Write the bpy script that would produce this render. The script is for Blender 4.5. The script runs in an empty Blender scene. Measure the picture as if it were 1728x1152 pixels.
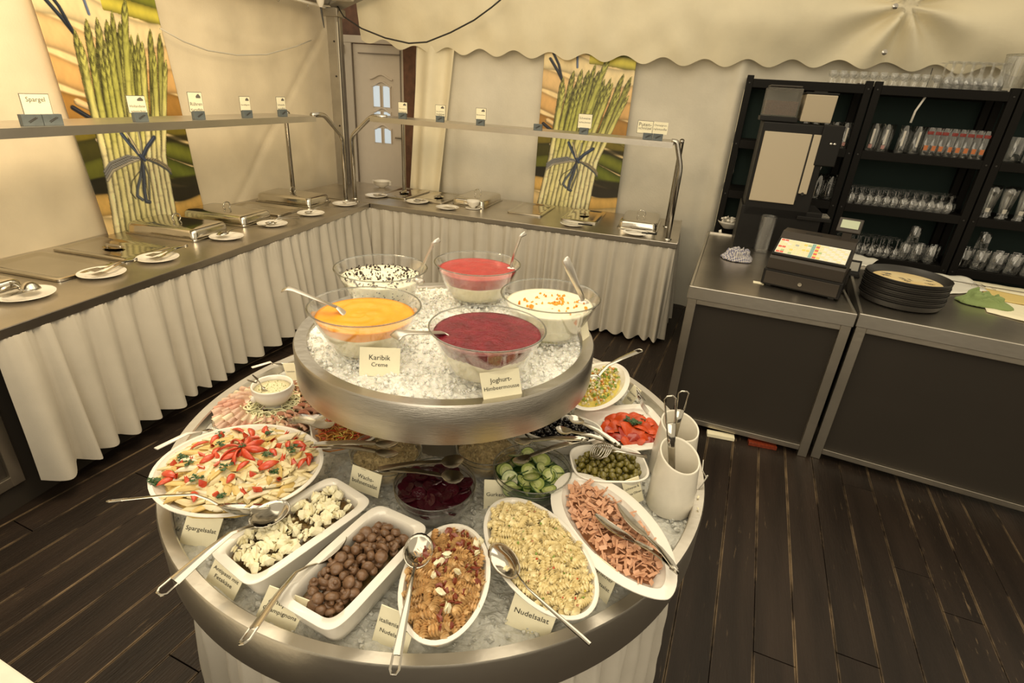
import bpy, bmesh, math, random
import numpy as np
from mathutils import Vector, Matrix, noise, Euler
random.seed(7)
PI = math.pi
C = bpy.context.scene.collection
scene = bpy.context.scene

# ---------------------------------------------------------------- camera
FPX = 914.388
CAM = Vector((0.499, -1.352, 1.869))
PITCH, ROLL, YAW = 0.43101, 0.067161, 0.224918
def _cam_axes():
    cp, sp, cr, sr = math.cos(PITCH), math.sin(PITCH), math.cos(ROLL), math.sin(ROLL)
    F = Vector((0, cp, -sp)); r = Vector((1, 0, 0)); u = r.cross(F)
    r2 = cr*r + sr*u; u2 = -sr*r + cr*u
    Z = Matrix.Rotation(YAW, 3, 'Z')
    return Z @ F, Z @ r2, Z @ u2
FW, RT, UP = _cam_axes()
cam_d = bpy.data.cameras.new('camera'); cam = bpy.data.objects.new('camera', cam_d); C.objects.link(cam)
cam_d.sensor_width = 36; cam_d.lens = 36*FPX/1728; cam_d.clip_start = .05
M = Matrix((RT, UP, -FW)).transposed().to_4x4(); M.translation = CAM
cam.matrix_world = M
scene.camera = cam
# ---------------------------------------------------------------- light
scene.view_settings.view_transform = 'Standard'
scene.view_settings.look = 'None'
scene.view_settings.gamma = 1
scene.view_settings.use_curve_mapping = False
scene.view_settings.exposure = 0.12
world = bpy.data.worlds.new('tent_daylight'); scene.world = world; world.use_nodes = True
bg = world.node_tree.nodes['Background']; bg.inputs[0].default_value = (1, .85, .60, 1); bg.inputs[1].default_value = .78
def area(name, loc, target, size, power, col, sy=None):
    d = bpy.data.lights.new(name, 'AREA'); d.shape = 'RECTANGLE'; d.size = size; d.size_y = sy or size
    d.energy = power; d.color = col
    o = bpy.data.objects.new(name, d); C.objects.link(o); o.location = loc
    o.rotation_euler = (Vector(target)-Vector(loc)).to_track_quat('-Z', 'Y').to_euler()
    return o
area('tent_roof_light', (-.3, .6, 3.3), (-.3, .6, 0), 3.4, 62, (1, .87, .64))
area('left_lamp_light', (-1.0, .2, 2.9), (-2.85, 1.2, 1.4), .7, 36, (1, .74, .42))
area('behind_camera_light', (.6, -2.9, 2.7), (0, 1.0, .8), 2.2, 34, (1, .89, .70))  # broad unseen area light above and behind the camera, aimed at the stand

# ---------------------------------------------------------------- helpers
def at(px, py, z):
    """point of the horizontal plane z seen at a pixel of the 1728x1152 photograph"""
    d = ((px-864)/FPX)*RT - ((py-576)/FPX)*UP + FW
    return CAM + d*((z-CAM.z)/d.z)
def onv(px, py, p0, n):
    """point of the vertical plane through p0 with normal n"""
    d = ((px-864)/FPX)*RT - ((py-576)/FPX)*UP + FW
    n = Vector((n[0], n[1], 0)); p = Vector((p0[0], p0[1], 0))
    return CAM + d*(((p-CAM).dot(n))/d.dot(n))

MATS = {}
def mat(name, col, rough=.5, metal=0.0, var=0.0, vscale=20.0, bump=0.0, bscale=60.0, spec=.5, sub=0.0, coat=0.0, col2=None, stretch=None, trans=0.0, emis=None, detail=4, ramp=None):
    m = bpy.data.materials.new(name); m.use_nodes = True; MATS[name] = m
    nt = m.node_tree; b = nt.nodes['Principled BSDF']; L = nt.links
    b.inputs['Base Color'].default_value = (*col, 1); b.inputs['Roughness'].default_value = rough
    b.inputs['Metallic'].default_value = metal; b.inputs['Specular IOR Level'].default_value = spec
    if sub: b.inputs['Subsurface Weight'].default_value = sub; b.inputs['Subsurface Radius'].default_value = (.01, .008, .005); b.inputs['Subsurface Scale'].default_value = .5
    if coat: b.inputs['Coat Weight'].default_value = coat
    if trans: b.inputs['Transmission Weight'].default_value = trans
    if emis: b.inputs['Emission Color'].default_value = (*emis[0], 1); b.inputs['Emission Strength'].default_value = emis[1]
    tc = nt.nodes.new('ShaderNodeTexCoord'); mp = nt.nodes.new('ShaderNodeMapping')
    L.new(tc.outputs['Object'], mp.inputs[0])
    if stretch: mp.inputs['Scale'].default_value = stretch
    if var or col2:
        n = nt.nodes.new('ShaderNodeTexNoise'); n.inputs['Scale'].default_value = vscale; n.inputs['Detail'].default_value = detail
        L.new(mp.outputs[0], n.inputs[0])
        r = nt.nodes.new('ShaderNodeValToRGB'); c2 = col2 or tuple(max(0, c*(1-var)) for c in col)
        lo, hi = ramp or (.35, .65)
        r.color_ramp.elements[0].position = lo; r.color_ramp.elements[1].position = hi
        r.color_ramp.elements[0].color = (*c2, 1); r.color_ramp.elements[1].color = (*col, 1)
        L.new(n.outputs[0], r.inputs[0]); L.new(r.outputs[0], b.inputs['Base Color'])
    if bump:
        n2 = nt.nodes.new('ShaderNodeTexNoise'); n2.inputs['Scale'].default_value = bscale; n2.inputs['Detail'].default_value = 5
        L.new(mp.outputs[0], n2.inputs[0])
        bp = nt.nodes.new('ShaderNodeBump'); bp.inputs['Strength'].default_value = bump; bp.inputs['Distance'].default_value = .01
        L.new(n2.outputs[0], bp.inputs['Height']); L.new(bp.outputs[0], b.inputs['Normal'])
    return m
def glass(name, tint=(1, 1, 1), amount=1.0, rough=.02, base=.06):
    """thin glass: transparent, with fresnel reflection"""
    m = bpy.data.materials.new(name); m.use_nodes = True; MATS[name] = m
    nt = m.node_tree; nt.nodes.clear(); L = nt.links
    o = nt.nodes.new('ShaderNodeOutputMaterial'); mx = nt.nodes.new('ShaderNodeMixShader')
    t = nt.nodes.new('ShaderNodeBsdfTransparent'); t.inputs[0].default_value = (*tint, 1)
    g = nt.nodes.new('ShaderNodeBsdfGlossy'); g.inputs['Roughness'].default_value = rough; g.inputs[0].default_value = (amount,)*3+(1,)
    lw = nt.nodes.new('ShaderNodeLayerWeight'); lw.inputs[0].default_value = .35
    mr = nt.nodes.new('ShaderNodeMapRange'); mr.inputs['To Min'].default_value = base; mr.inputs['To Max'].default_value = .85
    L.new(lw.outputs['Facing'], mr.inputs[0])
    pw = nt.nodes.new('ShaderNodeMath'); pw.operation = 'POWER'; pw.inputs[1].default_value = 1.7
    L.new(mr.outputs[0], pw.inputs[0])
    L.new(pw.outputs[0], mx.inputs[0]); L.new(t.outputs[0], mx.inputs[1]); L.new(g.outputs[0], mx.inputs[2]); L.new(mx.outputs[0], o.inputs[0])
    return m
def steel(name, col=(.56, .53, .48), rough=.28, aniso_stretch=None, bump=.05, var=.12):
    return mat(name, col, rough, 1.0, var=var, vscale=3, bump=bump, bscale=40, stretch=aniso_stretch)

class MB:
    """collects shapes into one mesh"""
    def __init__(s): s.v = []; s.f = []; s.m = []
    def add(s, vs, fs, mi=0, M=None):
        k = len(s.v)
        s.v += [tuple(M @ Vector(p)) if M else tuple(p) for p in vs]
        s.f += [tuple(i+k for i in f) for f in fs]; s.m += [mi]*len(fs)
        return s
    def box(s, c, d, rot=None, mi=0, M=None):
        x, y, z = (q/2 for q in d); V = [(-x,-y,-z),(x,-y,-z),(x,y,-z),(-x,y,-z),(-x,-y,z),(x,-y,z),(x,y,z),(-x,y,z)]
        R = Matrix.Translation(Vector(c)) @ (Euler(rot).to_matrix().to_4x4() if rot else Matrix())
        if M: R = M @ R
        return s.add(V, [(0,3,2,1),(4,5,6,7),(0,1,5,4),(1,2,6,5),(2,3,7,6),(3,0,4,7)], mi, R)
    def lathe(s, prof, n=24, c=(0,0,0), mi=0, M=None, closed=False, ax=1, ay=1):
        V = []; Fc = []; k = len(prof)
        for i in range(n):
            a = 2*PI*i/n
            for r, z in prof: V.append((c[0]+r*ax*math.cos(a), c[1]+r*ay*math.sin(a), c[2]+z))
        for i in range(n):
            j = (i+1) % n
            for q in range(k-1 if not closed else k):
                q2 = (q+1) % k
                Fc.append((i*k+q, j*k+q, j*k+q2, i*k+q2))
        return s.add(V, Fc, mi, M)
    def loft(s, rings, mi=0, M=None, cap0=True, cap1=False, closed=False):
        n = len(rings[0]); V = [p for r in rings for p in r]; Fc = []
        K = len(rings)
        for k in range(K if closed else K-1):
            k2 = (k+1) % K
            for i in range(n):
                j = (i+1) % n
                Fc.append((k*n+i, k*n+j, k2*n+j, k2*n+i))
        if cap0: Fc.append(tuple(reversed(range(n))))
        if cap1: Fc.append(tuple((K-1)*n+i for i in range(n)))
        return s.add(V, Fc, mi, M)
    def tube(s, pts, r, n=8, mi=0, M=None, flat=None, caps=True, upv=None):
        pts = [Vector(p) for p in pts]; rings = []
        rs = r if isinstance(r, (list, tuple)) else [r]*len(pts)
        prev = Vector(upv) if upv else None
        for i, p in enumerate(pts):
            t = (pts[min(i+1, len(pts)-1)]-pts[max(i-1, 0)]).normalized()
            if prev is None: prev = Vector((0, 0, 1)) if abs(t.z) < .9 else Vector((1, 0, 0))
            a = (prev - t*prev.dot(t)).normalized(); b = t.cross(a); prev = a
            fa, fb = flat or (1, 1)
            rings.append([tuple(p + a*(math.cos(2*PI*k/n)*rs[i]*fa) + b*(math.sin(2*PI*k/n)*rs[i]*fb)) for k in range(n)])
        return s.loft(rings, mi, M, cap0=caps, cap1=caps)
    def grid(s, nu, nv, fn, mi=0, M=None):
        V = [fn(i/nu, j/nv) for j in range(nv+1) for i in range(nu+1)]
        Fc = [(j*(nu+1)+i, j*(nu+1)+i+1, (j+1)*(nu+1)+i+1, (j+1)*(nu+1)+i) for j in range(nv) for i in range(nu)]
        return s.add(V, Fc, mi, M)
    def sphere(s, c, r, n=8, m=6, mi=0, M=None):
        pr = [(math.sin(PI*k/m), -math.cos(PI*k/m)) for k in range(m+1)]
        rx, ry, rz = r if isinstance(r, (tuple, list)) else (r, r, r)
        V = []; 
        for i in range(n):
            a = 2*PI*i/n
            for q, z in pr: V.append((c[0]+rx*q*math.cos(a), c[1]+ry*q*math.sin(a), c[2]+rz*z))
        k = m+1; Fc = []
        for i in range(n):
            j = (i+1) % n
            for q in range(m): Fc.append((i*k+q, j*k+q, j*k+q+1, i*k+q+1))
        return s.add(V, Fc, mi, M)
    def chunk(s, c, r, rnd, mi=0, n=5, sq=(1,1,1)):
        """small irregular lump"""
        V = [(0,0,-.8)]; 
        for lv, z in ((.85, -.35), (.9, .4)):
            o = rnd.random()*6
            for k in range(n):
                a = 2*PI*k/n+o+rnd.uniform(-.3, .3); q = lv*rnd.uniform(.7, 1.15)
                V.append((q*math.cos(a), q*math.sin(a), z+rnd.uniform(-.2, .2)))
        V.append((rnd.uniform(-.2,.2), rnd.uniform(-.2,.2), .85))
        Fc = [(0, 1+(k+1) % n, 1+k) for k in range(n)] + [(1+k, 1+(k+1) % n, 1+n+(k+1) % n, 1+n+k) for k in range(n)] + [(1+n+k, 1+n+(k+1) % n, 1+2*n) for k in range(n)]
        R = Matrix.Translation(Vector(c)) @ Euler((rnd.random()*6, rnd.random()*6, rnd.random()*6)).to_matrix().to_4x4() @ Matrix.Diagonal((r*sq[0], r*sq[1], r*sq[2], 1))
        return s.add(V, Fc, mi, R)
    def mesh(s, name, mats, smooth=False, bevel=0, weld=True):
        me = bpy.data.meshes.new(name); me.from_pydata(s.v, [], s.f)
        for m in (mats if isinstance(mats, (list, tuple)) else [mats]): me.materials.append(MATS[m] if isinstance(m, str) else m)
        if any(s.m): me.polygons.foreach_set('material_index', s.m)
        if weld or bevel:
            bm = bmesh.new(); bm.from_mesh(me)
            if weld: bmesh.ops.remove_doubles(bm, verts=bm.verts, dist=1e-6)
            if bevel: bmesh.ops.bevel(bm, geom=[e for e in bm.edges if len(e.link_faces) == 2 and e.calc_face_angle(0) > .5], offset=bevel, segments=2, affect='EDGES', profile=.6)
            bmesh.ops.recalc_face_normals(bm, faces=bm.faces)
            bm.to_mesh(me); bm.free()
        if smooth:
            me.polygons.foreach_set('use_smooth', [True]*len(me.polygons))
            if smooth != 'all':
                me.set_sharp_from_angle(angle=smooth if isinstance(smooth, float) else .7)
        me.update(); return me
    def obj(s, name, mats, parent=None, smooth=False, bevel=0, loc=None, label=None, weld=True):
        return part(name, s.mesh(name, mats, smooth, bevel, weld), parent, loc, label)
def part(name, me, parent=None, loc=None, label=None, M=None):
    o = bpy.data.objects.new(name, me); C.objects.link(o); o.parent = parent
    if M is not None: o.matrix_local = M
    if loc: o.location = loc
    if label: o['label'] = label
    return o
def tag(o, label=None, cat=None, group=None, kind=None):
    if label: o['label'] = label
    if cat: o['category'] = cat
    if group: o['group'] = group
    if kind: o['kind'] = kind
    return o
def thing(name, label, cat, loc=(0, 0, 0), rz=0, group=None):
    o = bpy.data.objects.new(name, None); C.objects.link(o); o.location = loc; o.rotation_euler = (0, 0, rz)
    o.empty_display_size = .05
    return tag(o, label, cat, group)
def dup(root, loc, rz=0, label=None, group=None):
    def cp(o, p):
        c = o.copy(); C.objects.link(c); c.parent = p
        for ch in KIDS.get(o.name, ()): cp(ch, c)
        return c
    if root.name not in KIDS:
        def reg(o):
            KIDS[o.name] = list(o.children)
            for q in o.children: reg(q)
        reg(root)
    r = cp(root, None); r.location = loc; r.rotation_euler = (0, 0, rz)
    if label: r['label'] = label
    if group: r['group'] = group
    return r
KIDS = {}
def struct(o): o['kind'] = 'structure'; return o
def lettering(text, width, mt, parent, Mx, name='lettering', line=1.0, squeeze=1.0, maxh=None, align='CENTER', ext=.0003):
    cu = bpy.data.curves.new('t', 'FONT'); cu.body = text; cu.align_x = align; cu.align_y = 'CENTER'; cu.size = 1; cu.space_line = line; cu.resolution_u = 2
    cu.extrude = 0
    ob = bpy.data.objects.new('t', cu); C.objects.link(ob)
    dg = bpy.context.evaluated_depsgraph_get(); dg.update()
    me = bpy.data.meshes.new_from_object(ob.evaluated_get(dg)); me.name = name
    bpy.data.objects.remove(ob)
    co = np.empty(len(me.vertices)*3); me.vertices.foreach_get('co', co); co = co.reshape(-1, 3)
    w = co[:, 0].max()-co[:, 0].min(); h = co[:, 1].max()-co[:, 1].min()
    k = width/w
    if maxh and k*h > maxh: k = maxh/h
    mid = (co.max(0)+co.min(0))/2
    co = (co-mid)*k*np.array([1, squeeze, 1]); co[:, 2] = 0
    me.vertices.foreach_set('co', co.ravel()); me.materials.clear(); me.materials.append(MATS[mt]); me.transform(Mx); me.update()
    return part(name, me, parent)
def frame(o, x, up):
    """matrix with origin o, x axis along x, z axis near up"""
    x = Vector(x).normalized(); up = Vector(up); z = (up - x*up.dot(x)).normalized(); y = z.cross(x)
    m = Matrix((x, y, z)).transposed().to_4x4(); m.translation = Vector(o); return m
def sgnpow(c, e): return math.copysign(abs(c)**e, c)
def se_ring(a, b, z, n=2.0, N=40, cx=0, cy=0):
    return [(cx+a*sgnpow(math.cos(2*PI*k/N), 2/n), cy+b*sgnpow(math.sin(2*PI*k/N), 2/n), z) for k in range(N)]

# ---------------------------------------------------------------- materials
WARM = 1
mat('porcelain', (.80, .76, .68), .12, spec=.6, coat=.3)
mat('porcelain_matt', (.78, .73, .62), .25, var=.06, vscale=30)
mat('card_paper', (.93, .87, .64), .7, var=.05, vscale=30)
mat('ink', (.035, .03, .025), .6)
mat('ink_soft', (.14, .13, .11), .6)
steel('steel_brushed', (.50, .47, .42), .30, (1, 1, 14), bump=.12)
steel('steel_rim', (.64, .60, .53), .36, bump=.06)
steel('steel_table', (.60, .555, .485), .30, bump=.08, var=.2)
steel('steel_dark', (.58, .53, .45), .38, bump=.08, var=.2)
steel('steel_mirror', (.52, .49, .43), .13, bump=.0, var=.05)
steel('steel_tube', (.52, .49, .44), .22, bump=.0)
steel('steel_lid', (.62, .58, .50), .13, bump=.04, var=.1)
mat('skirt_cloth', (.53, .49, .415), .85, var=.06, vscale=8, bump=.12, bscale=300)
mat('tent_fabric', (.84, .73, .53), .65, var=.10, vscale=3.5, bump=.10, bscale=90)
mat('tent_fabric_back', (.76, .71, .59), .65, var=.12, vscale=3, bump=.14, bscale=60)
mat('valance_fabric', (.88, .80, .59), .6, var=.12, vscale=2.5, bump=.12, bscale=40)
mat('aluminium', (.42, .39, .34), .4, .8, var=.15, vscale=8)
mat('cable_black', (.02, .018, .015), .4)
mat('cable_white', (.6, .56, .46), .5)
mat('door_white', (.62, .54, .44), .4, var=.03)
mat('door_seam', (.22, .18, .14), .6)
mat('wood_brown', (.16, .07, .035), .5, var=.4, vscale=12)
mat('plywood', (.30, .17, .09), .6, var=.3, vscale=10)
mat('pane_glow', (.55, .66, .78), .15, emis=((.75, .88, 1.0), .35))  # bluish daylight behind the panes, put into their colour and a weak glow
mat('black_plastic', (.011, .010, .009), .45, bump=.03, spec=.2)
mat('rack_black', (.009, .008, .007), .55, bump=.05, bscale=30, spec=.12)
mat('rack_back', (.006, .020, .016), .8)
mat('till_brown', (.038, .030, .023), .4, spec=.35)
mat('panel_grey', (.034, .028, .022), .6, var=.08, vscale=3, spec=.25)
mat('machine_beige', (.46, .39, .28), .35)
mat('slate_holder', (.105, .125, .13), .6, var=.15, vscale=40)
mat('lamp_white', (.85, .8, .7), .4)
glass('clear_glass')
glass('bar_glass', (.96, .96, .95), 1.0, .05, .24)
glass('thin_plastic', (.93, .92, .88), .9, .08, .12)
mat('coffee_beans', (.07, .03, .015), .4, var=.6, vscale=120, bump=.6, bscale=150)
# ================================================================ SETTING
# back frame: origin at the inner corner of the buffet, u to the right, v to the back
BO = Vector((-1.943, 3.183, 0)); BA = -.06
e1 = Vector((math.cos(BA), math.sin(BA), 0)); e2 = Vector((-math.sin(BA), math.cos(BA), 0))
def B(u, v, z=0): return BO + e1*u + e2*v + Vector((0, 0, z))
BM = Matrix((e1, e2, Vector((0, 0, 1)))).transposed().to_4x4(); BM.translation = BO

# ---- plank floor
m = mat('floor_wood', (.026, .017, .012), .48, var=.45, vscale=2.0, stretch=(.6, 6, 6), bump=.25, bscale=25, spec=.28)
nt = m.node_tree; L = nt.links; b = nt.nodes['Principled BSDF']
old = b.inputs['Base Color'].links[0].from_socket
geo = nt.nodes.new('ShaderNodeNewGeometry'); tc = nt.nodes.new('ShaderNodeTexCoord'); oi = nt.nodes.new('ShaderNodeObjectInfo')
mp = nt.nodes.new('ShaderNodeMapping'); mp.inputs['Rotation'].default_value = (0, 0, -math.radians(81)); mp.inputs['Scale'].default_value = (1, 1, 1)
L.new(geo.outputs['Position'], mp.inputs[0])
def scratch(scale, st, lo, hi):
    m2 = nt.nodes.new('ShaderNodeMapping'); m2.inputs['Scale'].default_value = st; L.new(mp.outputs[0], m2.inputs[0])
    n = nt.nodes.new('ShaderNodeTexNoise'); n.inputs['Scale'].default_value = scale; n.inputs['Detail'].default_value = 6; n.inputs['Roughness'].default_value = .65
    L.new(m2.outputs[0], n.inputs[0])
    r = nt.nodes.new('ShaderNodeMapRange'); r.inputs['From Min'].default_value = lo; r.inputs['From Max'].default_value = hi; r.clamp = True
    L.new(n.outputs[0], r.inputs[0]); return r.outputs[0]
def mth(op, a, c2):
    q = nt.nodes.new('ShaderNodeMath'); q.operation = op
    for i, x in enumerate((a, c2)):
        if isinstance(x, (int, float)): q.inputs[i].default_value = x
        else: L.new(x, q.inputs[i])
    q.use_clamp = False; return q.outputs[0]
s_big = scratch(1.3, (1, 1, 1), .50, .70); s_fine = scratch(32, (.22, 1.6, 1), .60, .68)
sep = nt.nodes.new('ShaderNodeSeparateXYZ'); L.new(tc.outputs['Object'], sep.inputs[0])
edge = mth('ABSOLUTE', sep.outputs[1], 0)
er = nt.nodes.new('ShaderNodeMapRange'); er.inputs['From Min'].default_value = .0655; er.inputs['From Max'].default_value = .0725; er.clamp = True
L.new(edge, er.inputs[0])
edge_wear = mth('MULTIPLY', er.outputs[0], scratch(7, (.5, 1, 1), .42, .62))
wear = mth('MAXIMUM', mth('MULTIPLY', s_big, s_fine), edge_wear)
mx = nt.nodes.new('ShaderNodeMix'); mx.data_type = 'RGBA'; mx.inputs['B'].default_value = (.30, .21, .12, 1)
L.new(mth('MULTIPLY', wear, .8), mx.inputs['Factor']); L.new(old, mx.inputs['A'])
hs = nt.nodes.new('ShaderNodeHueSaturation'); L.new(mx.outputs['Result'], hs.inputs['Color'])
L.new(mth('ADD', mth('MULTIPLY', oi.outputs['Random'], .5), .75), hs.inputs['Value']); L.new(hs.outputs[0], b.inputs['Base Color'])
floor = struct(MB().box((.6, 1.8, -.035), (26, 26, .02)).obj('floor', mat('subfloor', (.012, .009, .007), .8)))
pd = math.radians(81); dv = Vector((math.cos(pd), math.sin(pd), 0)); nv_ = Vector((math.sin(pd), -math.cos(pd), 0))
pmesh = {}
for Lk in (2.2, 3.1, 4.4):
    bmk = MB().box((0, 0, 0), (Lk-.004, .1445, .022)); pmesh[Lk] = bmk.mesh('plank', 'floor_wood', bevel=.0016)
PW = .147; rnd = random.Random(3)
for i in range(-22, 32):
    s = -3.2 - rnd.random()*1.8
    while s < 4.6:
        Lk = rnd.choice((2.2, 3.1, 4.4)); c = nv_*(i*PW) + dv*(s+Lk/2); s += Lk
        if c.x < -3.6 or c.x > 5.2: continue
        Mx = Matrix.Rotation(pd, 4, 'Z'); Mx.translation = Vector((c.x, c.y, -.0115 + rnd.uniform(-.0006, .0006)))
        o = part('plank', pmesh[Lk], floor); o.matrix_parent_inverse = Matrix(); o.matrix_world = Mx

# ---- tent walls
def fabric(fn, nu, nv, name, mt, smooth='all'):
    return MB().grid(nu, nv, fn).obj(name, mt, smooth=smooth, weld=False)
def nz(x, y, z, s): return noise.noise(Vector((x*s, y*s, z*s)))
def wl(u, v):
    y = -3.0 + 7.36*u; z = .0 + 2.85*v
    d = .025*nz(0, y*1.1, z*.35, 2.2) + .006*nz(3, y, z, 6)
    # diagonal pull crease from the corner down to the left
    t = (4.3-y)*.93 - (2.45-z); d += -.018*math.exp(-(t/.035)**2)*max(0, min(1, (y-2.0)*1.2))
    t2 = z-(2.27-.16*math.sin(max(0, min(1, (y-2.1)/2.1))*PI)); d += .010*math.exp(-(t2/.02)**2) if 2.1 < y < 4.2 else 0
    return (-2.885 + d, y, z)
struct(fabric(wl, 190, 80, 'wall_left', 'tent_fabric'))
def wb(u, v):
    x = .0 + 6.6*u; z = 2.9*v
    k = math.exp(-((x-.08)/.16)**2)
    fold = .035*math.sin(x*34+1.2*math.sin(z*2))*math.exp(-(x/.28)**2)
    d = .05*nz(x*1.4, 0, z*.25, 1.6) + .005*nz(x, 2, z, 7) + fold - .12*math.exp(-((x-3.02)/.06)**2)*.5
    xx = x - (.16*(1-v)**1.2 if x < .12 else 0)
    p = B(xx-.05, 1.13 + d, z); return tuple(p)
struct(fabric(wb, 260, 50, 'wall_back', 'tent_fabric_back'))
# valance with a scalloped hem, gathered at a fixing point above the rack
def vl(u, v):
    x = -.62 + 5.9*u
    hem = 2.185 + .030*math.cos(2*PI*(x-.29)/.338) + (.12*max(0, -.05-x)) + .04*max(0, min(1, (x-2.6)))
    z = hem + (3.0-hem)*v
    gx, gz = 4.02, 2.62                       # fixing point
    d = .03*nz(x*1.3, 5, z*.8, 2.0) + .012*nz(x, 5, z, 5)
    r = math.hypot(x-gx, (z-gz)*1.0); ang = math.atan2(z-gz, x-gx)
    d += .075*math.sin(ang*7+.5)*math.exp(-r/.7)*min(1, r/.15)
    for c, a in ((.9, .5), (1.7, -.4), (2.5, .55)):
        d += .022*math.sin(((x-c)+(z-2.2)*a)*16)*math.exp(-(((x-c)+(z-2.2)*a)/.3)**2)*v
    d -= .035*math.sin(PI*min(1, v*1.4))
    return tuple(B(x, 1.0 + d - .10*v, z))
val = fabric(vl, 300, 40, 'valance', 'valance_fabric'); tag(val, 'cream scalloped tent valance hanging above the back wall', 'curtain')
for k, (px, py) in enumerate(((1508, 12), (1490, 89))):
    p = onv(px, py, B(4, .92), e2)
    g = MB().lathe([(.006, 0), (.016, .004), (.020, .010), (.012, .014), (0, .015)], 14).obj('eyelet', 'steel_tube', val, smooth=True)
    g.matrix_world = Matrix.Translation(p - e2*.03) @ Matrix.Rotation(PI/2, 4, 'X')
# roof fabric above the back of the tent
# corner post and eaves beams
cp = thing('tent_post', 'aluminium corner post of the tent beside the white door', 'post', (-2.66, 3.98, 0))
MB().box((0, 0, 1.24), (.10, .12, 2.48)).box((.055, 0, 1.24), (.012, .03, 2.48)).box((.055, -.045, 1.24), (.012, .02, 2.48)).obj('post_profile', 'aluminium', cp, bevel=.004)
MB().box((0, 0, 2.44), (.16, .16, .07)).obj('bracket', 'aluminium', cp, bevel=.006)
for z in (1.45, 1.9, 2.2): MB().lathe([(.0, .006), (.008, .005), (.009, 0)], 10, M=Matrix.Translation((.02, -.061, z)) @ Matrix.Rotation(PI/2, 4, 'X')).obj('bolt', 'cable_black', cp, smooth=True)
bl = thing('eaves_beam', 'long aluminium eaves beam above the left tent wall', 'beam', (-2.72, 4.0, 2.52))
MB().box((0, -3.4, 0.03), (.09, 6.8, .10)).obj('beam_profile', 'aluminium', bl, bevel=.004)
MB().box((.0, -3.4, -.045), (.05, 6.8, .018)).obj('curtain_rail', 'lamp_white', bl, bevel=.002)
for k in range(9):
    MB().tube([(.0, -.35-k*.42, -.055), (.0, -.35-k*.42, -.075), (.012, -.35-k*.42, -.085), (0, -.35-k*.42, -.095), (-.01, -.35-k*.42, -.085)], .003, 5).obj('curtain_hook', 'steel_tube', bl, smooth=True)
br = thing('eaves_beam', 'short aluminium beam rising to the right from the tent corner', 'beam', (-2.66, 3.98, 2.50))
MB().tube([(0, 0, 0), (1.9, -.25, .62)], .06, 4, flat=(1, 1), upv=(0, 0, 1)).obj('beam_profile', 'aluminium', br)
# white door of the house behind the tent
DY = 4.95
def D(px, py, y=DY): return onv(px, py, (0, y), (0, 1))
hw = struct(MB().box((-2.35, 5.25, 1.75), (2.6, .04, 3.5)).obj('wall_house', 'wood_brown'))
dr = thing('door_1', 'white panelled door with narrow arched panes behind the corner post', 'door', (D(640, 330).x, DY, 0)); del dr['category']; del dr['label']; dr['kind'] = 'structure'
x0, x1 = D(597, 80).x-dr.location.x, D(683, 80).x-dr.location.x; zt = D(640, 76).z
x1 += .02
mb = MB()
mb.box(((x0+x1)/2, 0, zt/2), (x1-x0, .05, zt)); mb.obj('door_leaf', 'door_white', dr, bevel=.004)
fr = MB(); fr.box((x1+.04, .0, zt/2+.04), (.075, .10, zt+.08)).box((x0-.20, 0, zt/2+.04), (.38, .09, zt+.08)).box(((x0+x1)/2-.1, 0, zt+.045), (x1-x0+.3, .10, .075))
fr.obj('door_frame', 'door_white', dr, bevel=.006)
MB().box((x0-.002, -.045, zt/2), (.006, .012, zt)).box((x1-.006, -.052, zt/2), (.008, .012, zt)).obj('door_seam', 'door_seam', dr)
W2 = (x1-x0)
px_ = lambda a: x0 + a*W2
# rebated field
f2 = MB()
f2.box((px_(.5), -.03, zt-.09), (W2*.80, .012, .012)).box((px_(.9), -.03, zt*.52), (.012, .012, zt*.92)).obj('moulding', 'door_seam', dr)
def arch(cx, w, z, h, th=.018):
    pts = []
    for k in range(13):
        t = k/12*2-1
        pts.append((cx + t*w/2, -.035, z + h*(math.cos(t*PI)*.5+.5)*(1 if abs(t) < 1 else 1)))
    return pts
zc = lambda py: D(640, py).z
for (zz, w) in ((zc(128), .30), (zc(140), .26), (zc(184), .24), (zc(212), .24), (zc(345), .30)):
    MB().tube(arch(px_(.53), w*W2/.62*.9, zz-.035, .05), .011, 6, flat=(1, 1)).obj('arched_moulding', 'door_white', dr, smooth=True)
for (za, zb) in ((zc(180), zc(145)), (zc(204), zc(188)), (zc(240), zc(216))):
    for sx in (-1, 1):
        cx = px_(.53) + sx*.062
        MB().box((cx, -.028, (za+zb)/2), (.085, .012, abs(zb-za))).obj('pane', 'pane_glow', dr, bevel=.003)
        MB().box((cx-.047, -.032, (za+zb)/2), (.010, .02, abs(zb-za)+.01)).box((cx+.047, -.032, (za+zb)/2), (.010, .02, abs(zb-za)+.01)).obj('glazing_bar', 'door_white', dr)
MB().tube([(px_(.97), -.03, zc(229)), (px_(.97), -.07, zc(229)), (px_(.80), -.075, zc(229))], .010, 8).obj('door_handle', 'steel_tube', dr, smooth=True)
MB().box((px_(.97), -.032, zc(236)), (.035, .012, .20)).obj('handle_plate', 'steel_tube', dr, bevel=.003)
MB().box((x0-.12, -.06, zt-.06), (.05, .03, .09)).obj('hinge', 'aluminium', dr, bevel=.004)
MB().box((D(700, 200).x, DY-.1, 1.3), (.16, .03, 2.6)).obj('side_board', 'wood_brown', hw)
# cream side curtain hanging at the door
def sc(u, v):
    x = u*.42; z = .02+2.42*v; return tuple(B(-.03 + x*(.75+.25*v) - .16*(1-v) , .98 + .07*v + .025*math.sin(u*11) + .02*math.sin(u*7+v*3), z))
tag(fabric(sc, 50, 20, 'side_curtain', 'valance_fabric'), 'cream tent curtain gathered beside the white door', 'curtain')

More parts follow.
